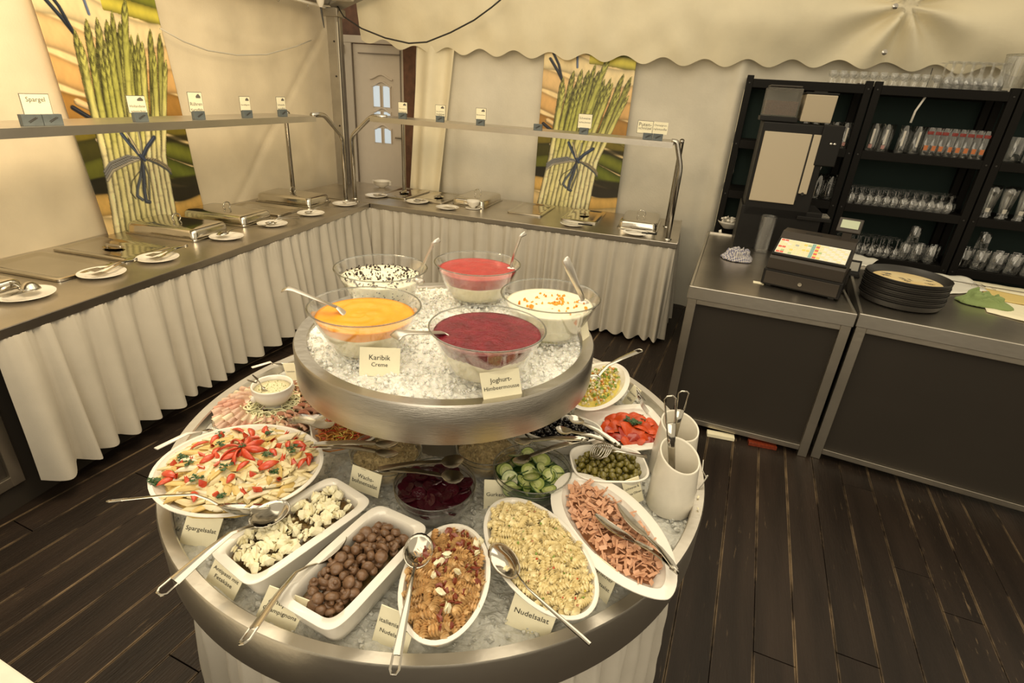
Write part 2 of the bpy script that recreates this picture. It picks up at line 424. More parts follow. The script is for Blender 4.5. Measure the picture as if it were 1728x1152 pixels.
# ---- asparagus banners: one printed picture, used twice
NX, NY = 170, 370
X, Y = np.meshgrid(np.linspace(0, 1, NX+1), np.linspace(0, 1, NY+1))   # Y = 0 at the top
img = np.zeros((NY+1, NX+1, 3))
rng = np.random.RandomState(5)
def sm(a, b_, x): t = np.clip((x-a)/(b_-a), 0, 1); return t*t*(3-2*t)
def fnz(fx, fy, seed):
    r = np.random.RandomState(seed); out = 0
    for k in range(5):
        out = out + np.sin(X*fx*(k+1)*r.uniform(.7, 1.3)+r.uniform(0, 6)+np.sin(Y*fy*(k+1)*r.uniform(.5, 1.2)+r.uniform(0, 6))*1.3)/(k+1)
    return out/2.2
def blend(mask, col): 
    global img
    img = img*(1-mask[..., None]) + np.array(col)*mask[..., None]
# background: pale thick stalks lying across
bgc = np.array((.93, .80, .55))
img[:] = bgc
edges = [(-.02, .085, (.55, .50, .16)), (.085, .20, (.95, .84, .60)), (.20, .31, (.90, .72, .46)), (.31, .41, (.86, .64, .36)), (.41, .52, (.62, .42, .17)), (.52, .58, (.38, .33, .09)), (.58, .68, (.20, .19, .06)), (.68, .77, (.34, .35, .10)), (.77, .84, (.10, .09, .04)), (.84, .93, (.86, .66, .32)), (.93, 1.05, (.93, .78, .50))]
for a, c2, col in edges:
    yy = Y + .03*np.sin(X*5+a*9) - .05*(X-.5)
    mk = sm(a-.006, a+.006, yy)*(1-sm(c2-.006, c2+.006, yy))
    sh = 1 - .38*((yy-(a+c2)/2)/((c2-a)/2))**4 - .10*((yy-a)/(c2-a))
    blend(mk, (0, 0, 0)); img += (np.array(col)[None, None]*sh[..., None])*mk[..., None]
# right side darker and green stalks crossing
for (ya, yb, w, col) in ((.60, .68, .040, (.40, .42, .12)), (.68, .78, .045, (.36, .40, .11)), (.50, .53, .02, (.50, .48, .16)), (.01, .04, .035, (.45, .47, .12)), (.08, .10, .03, (.78, .72, .22))):
    t = (X-.55)/.45; yc = ya + (yb-ya)*t
    mk = (np.abs(Y-yc) < w)*(X > .5)
    sh = 1-.5*((Y-yc)/w)**2
    blend(mk.astype(float), (0, 0, 0)); img += (np.array(col)*sh[..., None])*mk[..., None]
mk = sm(.62, .66, X)*(sm(.76, .78, Y))*(1-sm(.85, .87, Y)); blend(mk*.9, (.10, .085, .04))
mk = sm(.62, .66, X)*(sm(.575, .59, Y))*(1-sm(.60, .62, Y)); blend(mk*.8, (.09, .08, .03))
# pale husk and dark ribbon tails on the left
def stroke(pts, w, col, soft=.004, stripe=None):
    global img
    D_ = np.full(X.shape, 9.)
    S_ = np.zeros(X.shape)
    asp = 2.15
    for (xa, ya), (xb, yb) in zip(pts[:-1], pts[1:]):
        dx, dy = xb-xa, (yb-ya)*asp; t = np.clip(((X-xa)*dx+(Y-ya)*asp*dy)/(dx*dx+dy*dy+1e-9), 0, 1)
        px2, py2 = X-xa-t*dx, (Y-ya)*asp-t*dy; d = np.hypot(px2, py2); s_ = np.sign(px2*dy-py2*dx)*d
        S_ = np.where(d < D_, s_, S_); D_ = np.minimum(D_, d)
    mk = 1-sm(w-soft, w+soft, D_)
    sh = 1-.45*(S_/w)**2 + .25*(S_/w)
    if stripe: sh = sh*(.75+.35*np.sin(S_/w*stripe))
    img = img*(1-mk[..., None]) + np.array(col)*np.clip(sh, 0, 1.3)[..., None]*mk[..., None]
stroke([(.07, .09), (.17, .16), (.23, .21)], .016, (.13, .16, .22), stripe=5)
stroke([(.10, .06), (.17, .12), (.22, .20)], .014, (.11, .14, .20), stripe=5)
stroke([(.36, .03), (.38, .13)], .012, (.30, .36, .50))
stroke([(.10, .44), (.22, .47), (.30, .52)], .03, (.90, .74, .50))
stroke([(.05, .46), (.16, .50), (.22, .51)], .020, (.15, .16, .20), stripe=6)
stroke([(.17, .60), (.20, .68), (.27, .76)], .018, (.18, .20, .22), stripe=5)
stroke([(.15, .58), (.20, .62), (.28, .72)], .012, (.80, .70, .55))
# the bunch of spears, back rows first
spears = []
for k in range(36):
    row = k // 12; q = (k % 12)/11
    xb = q; xt = .26 + .70*q + rng.uniform(-.025, .025)
    yt = (.17, .14, .21)[row % 3] + rng.uniform(-.05, .07) + .10*abs(q-.35)
    spears.append((2-row, xb, xt, yt, rng.uniform(.022, .031)))
spears.append((0, .46, .72, .055, .030))
for row, xb, xt, yt, w in sorted(spears, key=lambda s_: -s_[0]):
    def xc(y): 
        t = (y-yt)/(1-yt); kx = np.clip((y-.66)/.34, 0, 1)
        xk = .17 + .53*xb; return xt + (xk-xt)*np.clip((y-yt)/(.665-yt), 0, 1)**.9 + (-.10 + .05*xb)*kx
    C_ = xc(Y); ww = w*np.clip((Y-yt)/.05, 0, 1)**.6
    d = (X-C_)/np.maximum(ww, 1e-4); mk = (np.abs(d) < 1)*(Y > yt)
    rel = np.clip((Y-yt)/(1-yt), 0, 1)
    g = np.array((.66, .66, .28)); pale = np.array((1.0, .94, .68)); gg = np.array((.86, .83, .44))
    tone = rng.uniform(-.25, .25)
    f = np.clip(sm(.10, .70, rel)+tone, 0, 1)[..., None]
    col = g*(1-f)**2 + gg*2*f*(1-f) + pale*f**2
    sh = (1-.62*np.abs(d)**2.5)*(1-.16*(row > 0)) + .14*d
    tip = np.exp(-(rel/.14)**2)
    sh = sh*(1 - .5*tip*(np.sin(Y*180+np.abs(d)*5+X*40+k) > .15)) * (1-.12*np.sin(Y*60+xb*90)*(np.abs(d) > .4))
    node = np.exp(-(((Y*7+xb*13) % 1)-.5)**2/.0012); sh = sh*(1-.12*node*(np.abs(d) < .8))
    col = col*(1-.0*tip[..., None])
    img = np.where(mk[..., None], np.clip(col*sh[..., None]*.98, .02, 1), img)
    dk = (np.abs(d) >= 1)*(np.abs(d) < 1.14)*(Y > yt+.01); img = np.where(dk[..., None], img*.70, img)
# ribbon and bow
for off in (0, .012, .024, -.012):
    stroke([(.13, .715+off), (.20, .682+off*.9), (.36, .660+off*.8), (.48, .668)], .011, [(.60, .60, .60), (.86, .81, .70), (.38, .43, .52), (.72, .69, .62)][int(off*83) % 4], stripe=7)
for off in (0, .01, -.01):
    stroke([(0.495, .665), (0.625, .69+off), (0.705, .72+off), (0.735, .74+off)], .009, [(.75, .68, .52), (.36, .38, .40), (.68, .62, .5)][int(off*100) % 3], stripe=7)
stroke([(0.485, .665), (0.405, .60), (0.365, .56)], .016, (.25, .30, .40), stripe=7)
stroke([(0.485, .665), (0.435, .59), (0.410, .56)], .010, (.85, .78, .62), stripe=5)
stroke([(0.485, .665), (0.515, .60), (0.520, .56)], .012, (.66, .64, .52), stripe=5)
stroke([(0.495, .66), (0.555, .625), (0.650, .585)], .020, (.24, .29, .40), stripe=7)
stroke([(0.485, .67), (0.425, .74), (0.365, .79), (0.345, .82), (0.385, .84)], .014, (.38, .42, .48), stripe=7)
stroke([(0.485, .67), (0.455, .74), (0.425, .80), (0.415, .85), (0.445, .855)], .018, (.30, .34, .42), stripe=7)
stroke([(0.485, .67), (0.505, .74), (0.475, .80), (0.455, .84)], .010, (.50, .50, .44), stripe=5)
stroke([(0.425, .72), (0.335, .755), (0.295, .80), (0.325, .83)], .004, (.12, .12, .14))
stroke([(0.475, .655), (0.505, .675)], .016, (.20, .24, .34))
img = np.clip(img*(1+.05*fnz(40, 60, 3)[..., None]), .01, 1)
img[..., :] = np.clip(img*1.04, 0, 1)**1.75      # display values to linear reflectance
pic_mat = bpy.data.materials.new('asparagus_print'); pic_mat.use_nodes = True; MATS['asparagus_print'] = pic_mat
ca = pic_mat.node_tree.nodes.new('ShaderNodeVertexColor'); ca.layer_name = 'print'
pb = pic_mat.node_tree.nodes['Principled BSDF']; pb.inputs['Roughness'].default_value = .45
pic_mat.node_tree.links.new(ca.outputs[0], pb.inputs['Base Color'])
def banner(name, label, fn, shear=0):
    mb = MB().grid(NX, NY, lambda u, v: fn(u, v)); me = mb.mesh(name, 'asparagus_print', smooth='all', weld=False)
    at_ = me.color_attributes.new('print', 'FLOAT_COLOR', 'POINT')
    col = np.ones(((NX+1)*(NY+1), 4), 'f')
    src = img
    if shear:
        src = img.copy()
        for j in range(NY+1):
            s_ = shear*(.62-j/NY); xs = np.clip(np.linspace(0, 1, NX+1)-s_*sm(0.02, .3, np.linspace(0, 1, NX+1))*(1-sm(.80, 1., np.linspace(0, 1, NX+1))), 0, 1)
            for c_ in range(3): src[j, :, c_] = np.interp(xs, np.linspace(0, 1, NX+1), img[j, :, c_])
    col[:, :3] = src.reshape(-1, 3); at_.data.foreach_set('color', col.ravel())
    sol = part(name, me); md = sol.modifiers.new('thickness', 'SOLIDIFY'); md.thickness = .003
    return tag(sol, label, 'banner')
TOPZ, BOTZ = 2.33, .80
banner('asparagus_banner', 'printed banner of a green asparagus bundle on the left tent wall', lambda u, v: (-2.85+.004*math.sin(v*9+u*4), 1.262+.115*v*1 + .83*u, TOPZ+(BOTZ-TOPZ)*v))
TOPZ2 = 2.30
banner('asparagus_banner', 'printed banner of a green asparagus bundle on the back tent wall', lambda u, v: tuple(B(1.245+.84*u, 1.05+.004*math.sin(v*8+u*5), TOPZ2+(.80-TOPZ2)*v)), shear=0)
# cables and the corner lamp
def hang(a, b_, sag, r, mt, label, n=22):
    a, b_ = Vector(a), Vector(b_)
    pts = [a.lerp(b_, k/n) - Vector((0, 0, sag*4*(k/n)*(1-k/n))) for k in range(n+1)]
    return tag(MB().tube(pts, r, 6).obj('cable', mt, smooth='all'), label, 'cable')
pa = Vector((-2.62, 3.9, 2.50)); pb2 = at(862, -14, 2.6) if False else onv(862, -12, B(1, .8), e2)
n_ = 24; pts = []
for px, py in ((568, 8), (580, 28), (610, 48), (650, 64), (690, 73), (720, 71), (760, 55), (800, 34), (830, 12), (856, -10)): pts.append(onv(px, py, B(0, .72), e2))
tag(MB().tube(pts, .007, 6).obj('cable', 'cable_black', smooth='all'), 'black cable sagging in front of the scalloped valance', 'cable')
hang((-2.585, 3.90, 2.36), (-2.575, 3.87, .9), 0.0, .006, 'cable_white', 'white cable running down the tent corner post')
pts = [onv(px, py, (-2.8, 0), (1, 0)) for px, py in ((270, 48), (310, 70), (350, 85), (400, 93), (450, 92), (500, 78), (525, 68))]
tag(MB().tube(pts, .005, 6).obj('cord', 'cable_white', smooth='all'), 'pale cord sagging across the left tent wall', 'cord')
lp = thing('corner_lamp', 'white lamp fitting on the eaves beam at the tent corner', 'lamp', (-2.50, 3.85, 2.53))
MB().lathe([(0, .05), (.13, .05), (.13, .03), (.11, .0), (.0, -.005)], 24).obj('lamp_body', 'lamp_white', lp, smooth=True)
MB().lathe([(.0, .0), (.04, 0), (.03, -.05), (.015, -.08), (0, -.08)], 14, c=(-.12, -.15, .0)).obj('lamp_socket', 'lamp_white', lp, smooth=True)
MB().tube([(-.12, -.15, -.07), (-.11, -.15, -.16), (-.10, -.15, -.24)], [.010, .008, .004], 8).obj('antenna', 'cable_black', lp, smooth=True)
# ================================================================ BUFFET TABLES
def skirt(name, label, P0, P1, out, z1=.828, z0=.035, pitch=.085, seed=1, tz=False):
    """pleated cloth from P0 to P1, out = outward normal"""
    P0, P1, out = Vector(P0), Vector(P1), Vector(out).normalized(); Ln = (P1-P0).length; rr = random.Random(seed)
    ks = []; s = 0
    while s < Ln: w = pitch*rr.uniform(.65, 1.5); ks.append((s, w, rr.uniform(.6, 1.25), rr.uniform(-1, 1))); s += w
    nu = int(Ln/.0105); cache = []
    for i in range(nu+1):
        s = Ln*i/nu; k = max(q for q in range(len(ks)) if ks[q][0] <= s+1e-9); a, w, am, ph = ks[k]
        f = (s-a)/w; cache.append((f, am, ph, k))
    def fn(u, v):
        i = int(round(u*nu)); f, am, ph, k = cache[i]; s = Ln*u
        t = 1-v                                     # 0 top .. 1 bottom
        big = math.sin(PI*f)**1.2
        d = am*(.014 + .070*t**.85)*big - .012*t
        fine = .005*math.sin(s*2*PI/.027+ph)*math.exp(-t*7)
        d += fine + .004*nz(s*8, t*2, seed, 1)
        sl = ph*.02*t*math.sin(PI*f)
        p = P0.lerp(P1, u) + out*(d+.006) + (P1-P0).normalized()*sl
        hem = .014*math.sin(PI*f) if v < .5/24 else 0
        return (p.x, p.y, z0 + (z1-z0)*v - hem + (.01 if v < .02 else 0))
    o = MB().grid(nu, 24, fn).obj(name, 'skirt_cloth', smooth='all', weld=False)
    return tag(o, label, 'table skirt')
# left table
lt = thing('buffet_table', 'long stainless steel buffet counter along the left tent wall', 'table', (-2.42, 1.2, 0))
MB().box((0, -.01, .848), (.93, 3.98, .044)).obj('table_top', 'steel_table', lt, bevel=.004)
MB().box((0, -.01, .40), (.70, 3.5, .80)).obj('base_panel', 'panel_grey', lt)
for y in (-1.185, -1.95, 1.9):
    MB().box((.345, y, .475), (.05, .05, .70)).obj('leg', 'steel_dark', lt, bevel=.003)
    w_ = MB().lathe([(0, -.012), (.04, -.012), (.05, -.008), (.05, .008), (.04, .012), (0, .012)], 20, M=Matrix.Translation((.32, y-.05, .052)) @ Matrix.Rotation(PI/2, 4, 'Y')).obj('caster_wheel', 'cable_black', lt, smooth=.6)
MB().box((.345, -1.56, .15), (.045, .74, .05)).obj('rail', 'steel_dark', lt, bevel=.003)
MB().box((.335, -1.56, .48), (.01, .74, .64)).obj('side_panel', 'panel_grey', lt)
skirt('table_skirt', 'white pleated cloth skirt hung along the left buffet counter', (-1.975, .055, 0), (-1.975, 3.20, 0), (1, 0, 0), seed=2, pitch=.115, z0=.12)
# back table
bt = thing('buffet_table', 'stainless steel buffet counter in front of the back tent wall', 'table', BO, BA)
MB().box((.935, .485, .848), (3.57, .955, .044)).obj('table_top', 'steel_table', bt, bevel=.004)
MB().box((.9, .5, .40), (3.4, .75, .80)).obj('base_panel', 'panel_grey', bt)
MB().box((2.715, .485, .873), (.012, .93, .012)).obj('end_rim', 'steel_table', bt, bevel=.002)
MB().box((0, .008, .848), (.003, .004, .045)).obj('joint', 'door_seam', bt)
MB().box((2.50, .004, .848), (.002, .004, .045)).obj('joint', 'door_seam', bt)
skirt('table_skirt', 'white pleated cloth skirt hung along the back buffet counter', B(-.045, .03), B(2.71, .03), -e2, seed=5, pitch=.095)
p = skirt('table_skirt', 'white pleated cloth skirt around the right end of the back counter', B(2.70, .03), B(2.70, .93), e1, seed=9, pitch=.075)

# sneeze guards: shelf carried on bent tubes
def bend(pts, r=.03, n=5):
    """round the corners of a polyline"""
    pts = [Vector(p) for p in pts]; out = [pts[0]]
    for i in range(1, len(pts)-1):
        a, b_, c = pts[i-1], pts[i], pts[i+1]; d1 = (a-b_).normalized(); d2 = (c-b_).normalized()
        r1 = min(r, (a-b_).length*.45, (c-b_).length*.45)
        for k in range(n+1):
            t = k/n; q = (b_+d1*r1).lerp(b_, t); w = b_.lerp(b_+d2*r1, t); out.append(q.lerp(w, t))
    out.append(pts[-1]); return out
def guard(label, M, L0, L1, ends, backs):
    """local frame: x along the shelf, y towards the back"""
    g = thing('serving_shelf', label, 'shelf'); g.matrix_world = M
    # folded shelf sheet: flat top with front and back lips
    mb = MB(); xm, xl = (L0+L1)/2, L1-L0
    mb.box((xm, .17, 1.596), (xl, .34, .004)).box((xm, .001, 1.577), (xl, .003, .042)).box((xm, .339, 1.577), (xl, .003, .042))
    mb.box((L1-.001, .17, 1.588), (.003, .34, .018)).obj('shelf_board', 'steel_rim', g)
    for (x, dx, rc) in ends:                                     # dx: direction from the foot to the shelf
        for yy in (0.02, ):
            pts = bend([(x+dx*rc, yy, 1.603), (x+dx*rc*.6, yy, 1.603), (x, yy, 1.42), (x, yy, .872)], .05)
            MB().tube(pts, .019, 10).obj('tube_support', 'steel_tube', g, smooth='all')
            MB().lathe([(.0, .008), (.03, .008), (.034, 0)], 14, c=(x, yy, .870)).obj('foot_flange', 'steel_tube', g, smooth=True)
    for (x, y) in backs:
        MB().tube([(x, y, .872), (x, y, 1.56), (x, y-.03, 1.59)], .019, 10).obj('back_support', 'steel_tube', g, smooth='all')
        MB().lathe([(.0, .008), (.03, .008), (.034, 0)], 14, c=(x, y, .870)).obj('foot_flange', 'steel_tube', g, smooth=True)
    return g
ML = Matrix(((0, -1, 0, -2.173), (1, 0, 0, 0), (0, 0, 1, 0), (0, 0, 0, 1)))     # local x -> world +y, local y -> world -x
guard('long stainless steel shelf above the left buffet counter', ML, -.6, 2.786, [(3.195, -1, .43)], [(3.10, .50)])
fb = (onv(598, 335, B(0, .12), e2)-B(0, 0))
guard('stainless steel shelf above the back buffet counter', BM @ Matrix.Translation((0, .10, 0)), -.03, 2.55, [(-.235, 1, .36), (2.635, -1, .10)], [(-.02, .58), (2.60, .50)])

# ---- gastronorm pans; local x = .325 side along counter, y = .53 side, origin centre, z on the counter
def rr_ring(a, b_, z, r=.03, N=6):
    out = []
    for cx, cy, a0 in ((a-r, b_-r, 0), (-a+r, b_-r, PI/2), (-a+r, -b_+r, PI), (a-r, -b_+r, 3*PI/2)):
        for k in range(N+1):
            t = a0+PI/2*k/N; out.append((cx+r*math.cos(t), cy+r*math.sin(t), z))
    return out
def pan_flat(g, mt='steel_lid', depth=.005):
    A, Bq = .1625, .265
    MB().loft([rr_ring(A, Bq, .001, .025), rr_ring(A, Bq, .012, .025), rr_ring(A-.008, Bq-.008, .016, .022), rr_ring(A-.022, Bq-.022, .016, .022), rr_ring(A-.034, Bq-.034, .016-depth, .03), rr_ring(A-.06, Bq-.06, .014-depth, .03)], cap0=True, cap1=True).obj('pan', mt, g, smooth=.9)
def loop_handle(g, M):
    MB().tube(bend([(-.035, 0, 0), (-.035, 0, .028), (.035, 0, .028), (.035, 0, 0)], .016), .005, 8, M=M).obj('handle', 'steel_mirror', g, smooth='all')
def pan_lid(label, M):
    g = thing('pan_with_lid', label, 'pan'); g.matrix_world = M
    pan_flat(g); 
    MB().lathe([(.0, .011), (.035, .011), (.045, .017)], 20, ax=1.0, ay=1.5).obj('recess', 'steel_lid', g, smooth=True)
    MB().tube(bend([(0, -.05, .013), (0, -.045, .024), (0, .045, .024), (0, .05, .013)], .01), .008, 8, flat=(.5, 1.3)).obj('handle', 'steel_mirror', g, smooth='all')
    return g
def pan_open(label, M):
    g = thing('food_pan', label, 'pan'); g.matrix_world = M; pan_flat(g, 'steel_lid', .009); return g
def chafer(label, M, ring=True):
    g = thing('covered_food_pan', label, 'pan'); g.matrix_world = M
    A, Bq = .1625, .265
    MB().loft([rr_ring(A+.006, Bq+.006, .0, .02), rr_ring(A+.006, Bq+.006, .008, .02), rr_ring(A-.004, Bq-.004, .010, .02)], cap1=True).obj('pan_rim', 'steel_mirror', g, smooth=.6)
    MB().loft([rr_ring(A-.004, Bq-.004, .010, .03), rr_ring(A-.006, Bq-.006, .052, .035), rr_ring(A-.012, Bq-.012, .066, .04), rr_ring(A-.026, Bq-.026, .073, .04), rr_ring(A-.06, Bq-.06, .076, .04)], cap0=False, cap1=True).obj('domed_lid', 'steel_lid', g, smooth=.9)
    MB().tube([(.034*math.cos(t), 0, .076+.022+.028*math.sin(t)) for t in [k*2*PI/16 for k in range(17)]], .0045, 8).obj('lid_handle', 'steel_mirror', g, smooth='all')
    return g
def PL(y, x=-2.535): return Matrix.Translation((x, y, .871)) @ Matrix.Rotation(PI/2, 4, 'Z')
def PB(u, v=.60): return BM @ Matrix.Translation((u, v, .871))
chafer('domed steel lid at the left edge of the picture beside the soup ladle plate', PL(.28))
pan_open('flat steel food pan second from the front on the left counter', PL(.75))
pan_lid('flat steel pan with recessed handle reflecting the left banner', PL(1.13))
chafer('domed steel pan lid beside the foot of the left asparagus banner', PL(1.62) @ Matrix.Rotation(.02, 4, 'Z'))
chafer('domed steel pan lid second from the left banner towards the corner', PL(2.09))
pan_open('flat steel food pan on the left counter between two domed lids', PL(2.49))
chafer('domed steel pan lid nearest the tent corner under the shelf post', PL(2.90))
pan_lid('flat steel pan lid on the back counter right of the stacked bowls', PB(.02))
pan_lid('flat steel pan lid on the back counter left of the domed lid', PB(.40))
chafer('domed steel pan lid behind the gravy boat on the back counter', PB(.80, .63))
pan_open('empty shallow steel pan in front of the left edge of the back banner', PB(1.36))
pan_lid('flat lidded steel pan on the back counter under the back banner', PB(1.86))
chafer('small domed lid with ring handle at the right end of the back counter', PB(2.37, .55))

# ---- plates with serving tools
pl_me = None
def plate(label, p, r=.105, deco=True):
    g = thing('plate', label, 'plate', p)
    MB().lathe([(0, 0), (r*.55, 0), (r*.62, .003), (r, .016), (r*1.01, .0185), (r*.985, .0185), (r*.62, .0065), (r*.55, .004), (0, .004)], 36).obj('plate_body', 'porcelain', g, smooth='all')
    return g
def spoon(name, label, Pb, Pe, L=.09, Wd=.06, up=(0, 0, 1), deep=.016, mt='steel_mirror', hw=.011, slot=True, bendz=.02, slotted=False, cat='spoon', flip=False, group=None, hmt=None, hr=None):
    """bowl centred at Pb, handle running to Pe"""
    Pb, Pe = Vector(Pb), Vector(Pe); g = thing(name, label, cat, group=group)
    g.matrix_world = frame(Pb, Pe-Pb, up); Ln = (Pe-Pb).length
    n = 20; rings = []
    s = -1 if flip else 1
    for f, z in ((0.02, -deep), (.35, -deep*.92), (.65, -deep*.62), (.85, -deep*.25), (1, 0)):
        rings.append([(f*L/2*math.cos(2*PI*k/n)*(1 if math.cos(2*PI*k/n) > 0 else 1.0), f*Wd/2*math.sin(2*PI*k/n), s*z) for k in range(n)])
    mb = MB().loft(rings, cap0=True)
    o = mb.obj('spoon_bowl', mt, g, smooth='all'); md = o.modifiers.new('t', 'SOLIDIFY'); md.thickness = .0014
    st = L/2-.004
    pts = [(st, 0, 0), (st+.02, 0, bendz*.5), (st+.05, 0, bendz), ((st+Ln)/2, 0, bendz*.8), (Ln-.03, 0, bendz*.2), (Ln, 0, 0)]
    pts = [Vector(q) for q in pts]
    if hr: MB().tube(pts, hr, 8).obj('handle', hmt or mt, g, smooth='all'); return g
    # flat tapering strip
    ws = [hw*.45, hw*.42, hw*.5, hw*.8, hw*1.1, hw*.95]
    V = []; 
    mb = MB(); rings = []
    for q, w in zip(pts, ws): rings.append([(q.x, -w, q.z-.001), (q.x, 0, q.z+.0005), (q.x, w, q.z-.001), (q.x, w, q.z+.0004), (q.x, w*.55, q.z+.0021), (q.x, 0, q.z+.0028), (q.x, -w*.55, q.z+.0021), (q.x, -w, q.z+.0004)])
    if slot:
        mb.loft(rings[:-1], cap0=True, cap1=True)
        a, b_ = pts[-2].x-.001, pts[-1].x
        w1 = ws[-2]; z = pts[-1].z
        loop = []
        zz0 = pts[-2].z
        path = [(a, -w1*.8, zz0), (b_-.008, -w1*.85, z), (b_, -w1*.4, z), (b_, w1*.4, z), (b_-.008, w1*.85, z), (a, w1*.8, zz0)]
        mb.tube(path, .0024, 6, flat=(1, 1))
    else: mb.loft(rings, cap0=True, cap1=True)
    mb.obj('handle', hmt or mt, g, smooth=.8)
    return g
def arm(mb, a, b_, wid, up, head, hl=.05, th=.0012, hw_=None):
    """tong arm from a (hinge) to b (tip) with an oval head"""
    Fm = frame(a, Vector(b_)-Vector(a), up); Ln = (Vector(b_)-Vector(a)).length; hw_ = hw_ or wid*1.9
    rings = []; st = Ln-hl
    sec = [(0, wid), (.02, wid*1.1), (st*.6, wid*.95), (st, wid*.8)]
    for k in range(7): t = k/6; sec.append((st+hl*t*.999, hw_*math.sqrt(max(.03, 1-(2*t*.97-.97)**2)) if head else wid))
    for x, w in sec:
        h = .006*math.sin(PI*min(1, x/st)) if x < st else -.006*math.sin(PI*(x-st)/hl)
        e = .35*w
        rings.append([(x, -w, h+e*.5), (x, 0, h-e*.3), (x, w, h+e*.5), (x, w, h+e*.5+th*1.6), (x, 0, h-e*.3+th*1.6), (x, -w, h+e*.5+th*1.6)])
    return mb.loft(rings, M=Fm, cap1=True)
def tongs(label, hinge, t1, t2, wid=.010, up=(0, 0, 1), mt='steel_mirror', head=True, hl=.06, hw_=None, name='serving_tongs', mt2=None):
    hinge = Vector(hinge); g = thing(name, label, 'tongs', hinge)
    for t, m_ in ((t1, mt), (t2, mt2 or mt)):
        arm(MB(), (0, 0, 0), Vector(t)-hinge, wid, up, head, hl, hw_=hw_).obj('tong_arm', m_, g, smooth=.7)
    d = (((Vector(t1)+Vector(t2))/2)-hinge).normalized()
    a = (Vector(t1)-hinge).normalized()*.012; b2 = (Vector(t2)-hinge).normalized()*.012
    MB().tube([a, -d*.004+a*.3, -d*.008, -d*.004+b2*.3, b2], wid*.8, 8, flat=(.25, 1), upv=(a-b2)).obj('hinge_bend', mt, g, smooth='all')
    return g
def fork(label, Pt, Pe, mt='steel_mirror', hmt=None, hr=None, nt_=4):
    Pt, Pe = Vector(Pt), Vector(Pe); g = thing('serving_fork', label, 'fork'); g.matrix_world = frame(Pt, Pe-Pt, (0, 0, 1)); Ln = (Pe-Pt).length
    for k in range(nt_):
        y = (k-(nt_-1)/2)*.007
        MB().tube([(0, y, .004), (.03, y, -.002), (.06, y*.8, .0)], [.0008, .0018, .002], 6).obj('tine', mt, g, smooth='all')
    MB().tube([(.055, 0, 0), (.075, 0, .002), (.095, 0, .006)], [.013, .011, .004], 10, flat=(.15, 1)).obj('fork_neck', mt, g, smooth='all')
    MB().tube([(.09, 0, .006), (Ln*.6, 0, .014), (Ln, 0, .0)], [.0035, .005, .009] if not hr else [.004, hr, hr], 8, flat=(.35, 1)).obj('handle', hmt or mt, g, smooth='all')
    return g
ZP = .871
def lp_(px, py): return at(px, py, ZP)
names = ['steel ladle', 'rightmost of the two grill tongs']
p = lp_(44, 500); plate('oval white plate under the steel ladle at the left edge', p, .115)
spoon('ladle', 'upturned steel soup ladle on the leftmost plate', p+Vector((.01, .02, .036)), p+Vector((-.36, -.12, .085)), .085, .085, deep=.032, flip=True, cat='ladle', slot=False)
for (px, py, lab) in ((173, 464, 'left'), (267, 438, 'right')):
    p = lp_(px, py); plate('white plate under the %s of the two comb tongs' % lab, p, .108)
    g = tongs('steel comb tongs lying on the %s of two plates near the front' % lab, p+Vector((.045, .17, .045)), p+Vector((-.02, .005, .030)), p+Vector((.025, -.03, .022)), .010, head=False)
    for s_, q in ((-1, Vector((-.02, .0, .030))), (1, Vector((.030, -.025, .022)))):
        for k in range(6):
            MB().box((0, 0, 0), (.0035, .055, .003), M=Matrix.Translation(p-g.location+q+Vector((-.018+.008*k, -.012, 0)))).obj('comb_tooth', 'steel_dark', g)
for i, (px, py, lab) in enumerate(((383, 402, 'white plate with a wide slotted server beside the banner-side domed lid'), (460, 380, 'white plate with crossed spoons beside the second domed lid'), (525, 362, 'white plate with one spoon on the left counter near the corner'), (582, 346, 'white plate with small tongs in the counter corner'))):
    p = lp_(px, py); plate(lab, p, .105)
    if i == 0:
        g = spoon('slotted_server', 'slotted steel server lying on the third plate of the left counter', p+Vector((-.02, -.01, .03)), p+Vector((.09, .28, .04)), .08, .07, cat='server', flip=True)
    elif i == 3:
        tongs('small steel tongs on the plate in the counter corner', p+Vector((.10, .06, .03)), p+Vector((-.03, .01, .022)), p+Vector((.0, -.03, .022)), .006, hl=.03)
    else:
        spoon('serving_spoon', ['', 'steel spoon lying on the fourth plate of the left counter', 'steel spoon lying on the fifth plate of the left counter'][i], p+Vector((-.015, -.01, .022)), p+Vector((.07, .24, .028)), .07, .045, hw=.007)
        if i == 1: spoon('serving_spoon', 'second steel spoon crossing the first on the fourth plate', p+Vector((.015, -.02, .022)), p+Vector((.11, .20, .026)), .07, .045, hw=.007)
def pb_(px, py): return at(px, py, ZP)
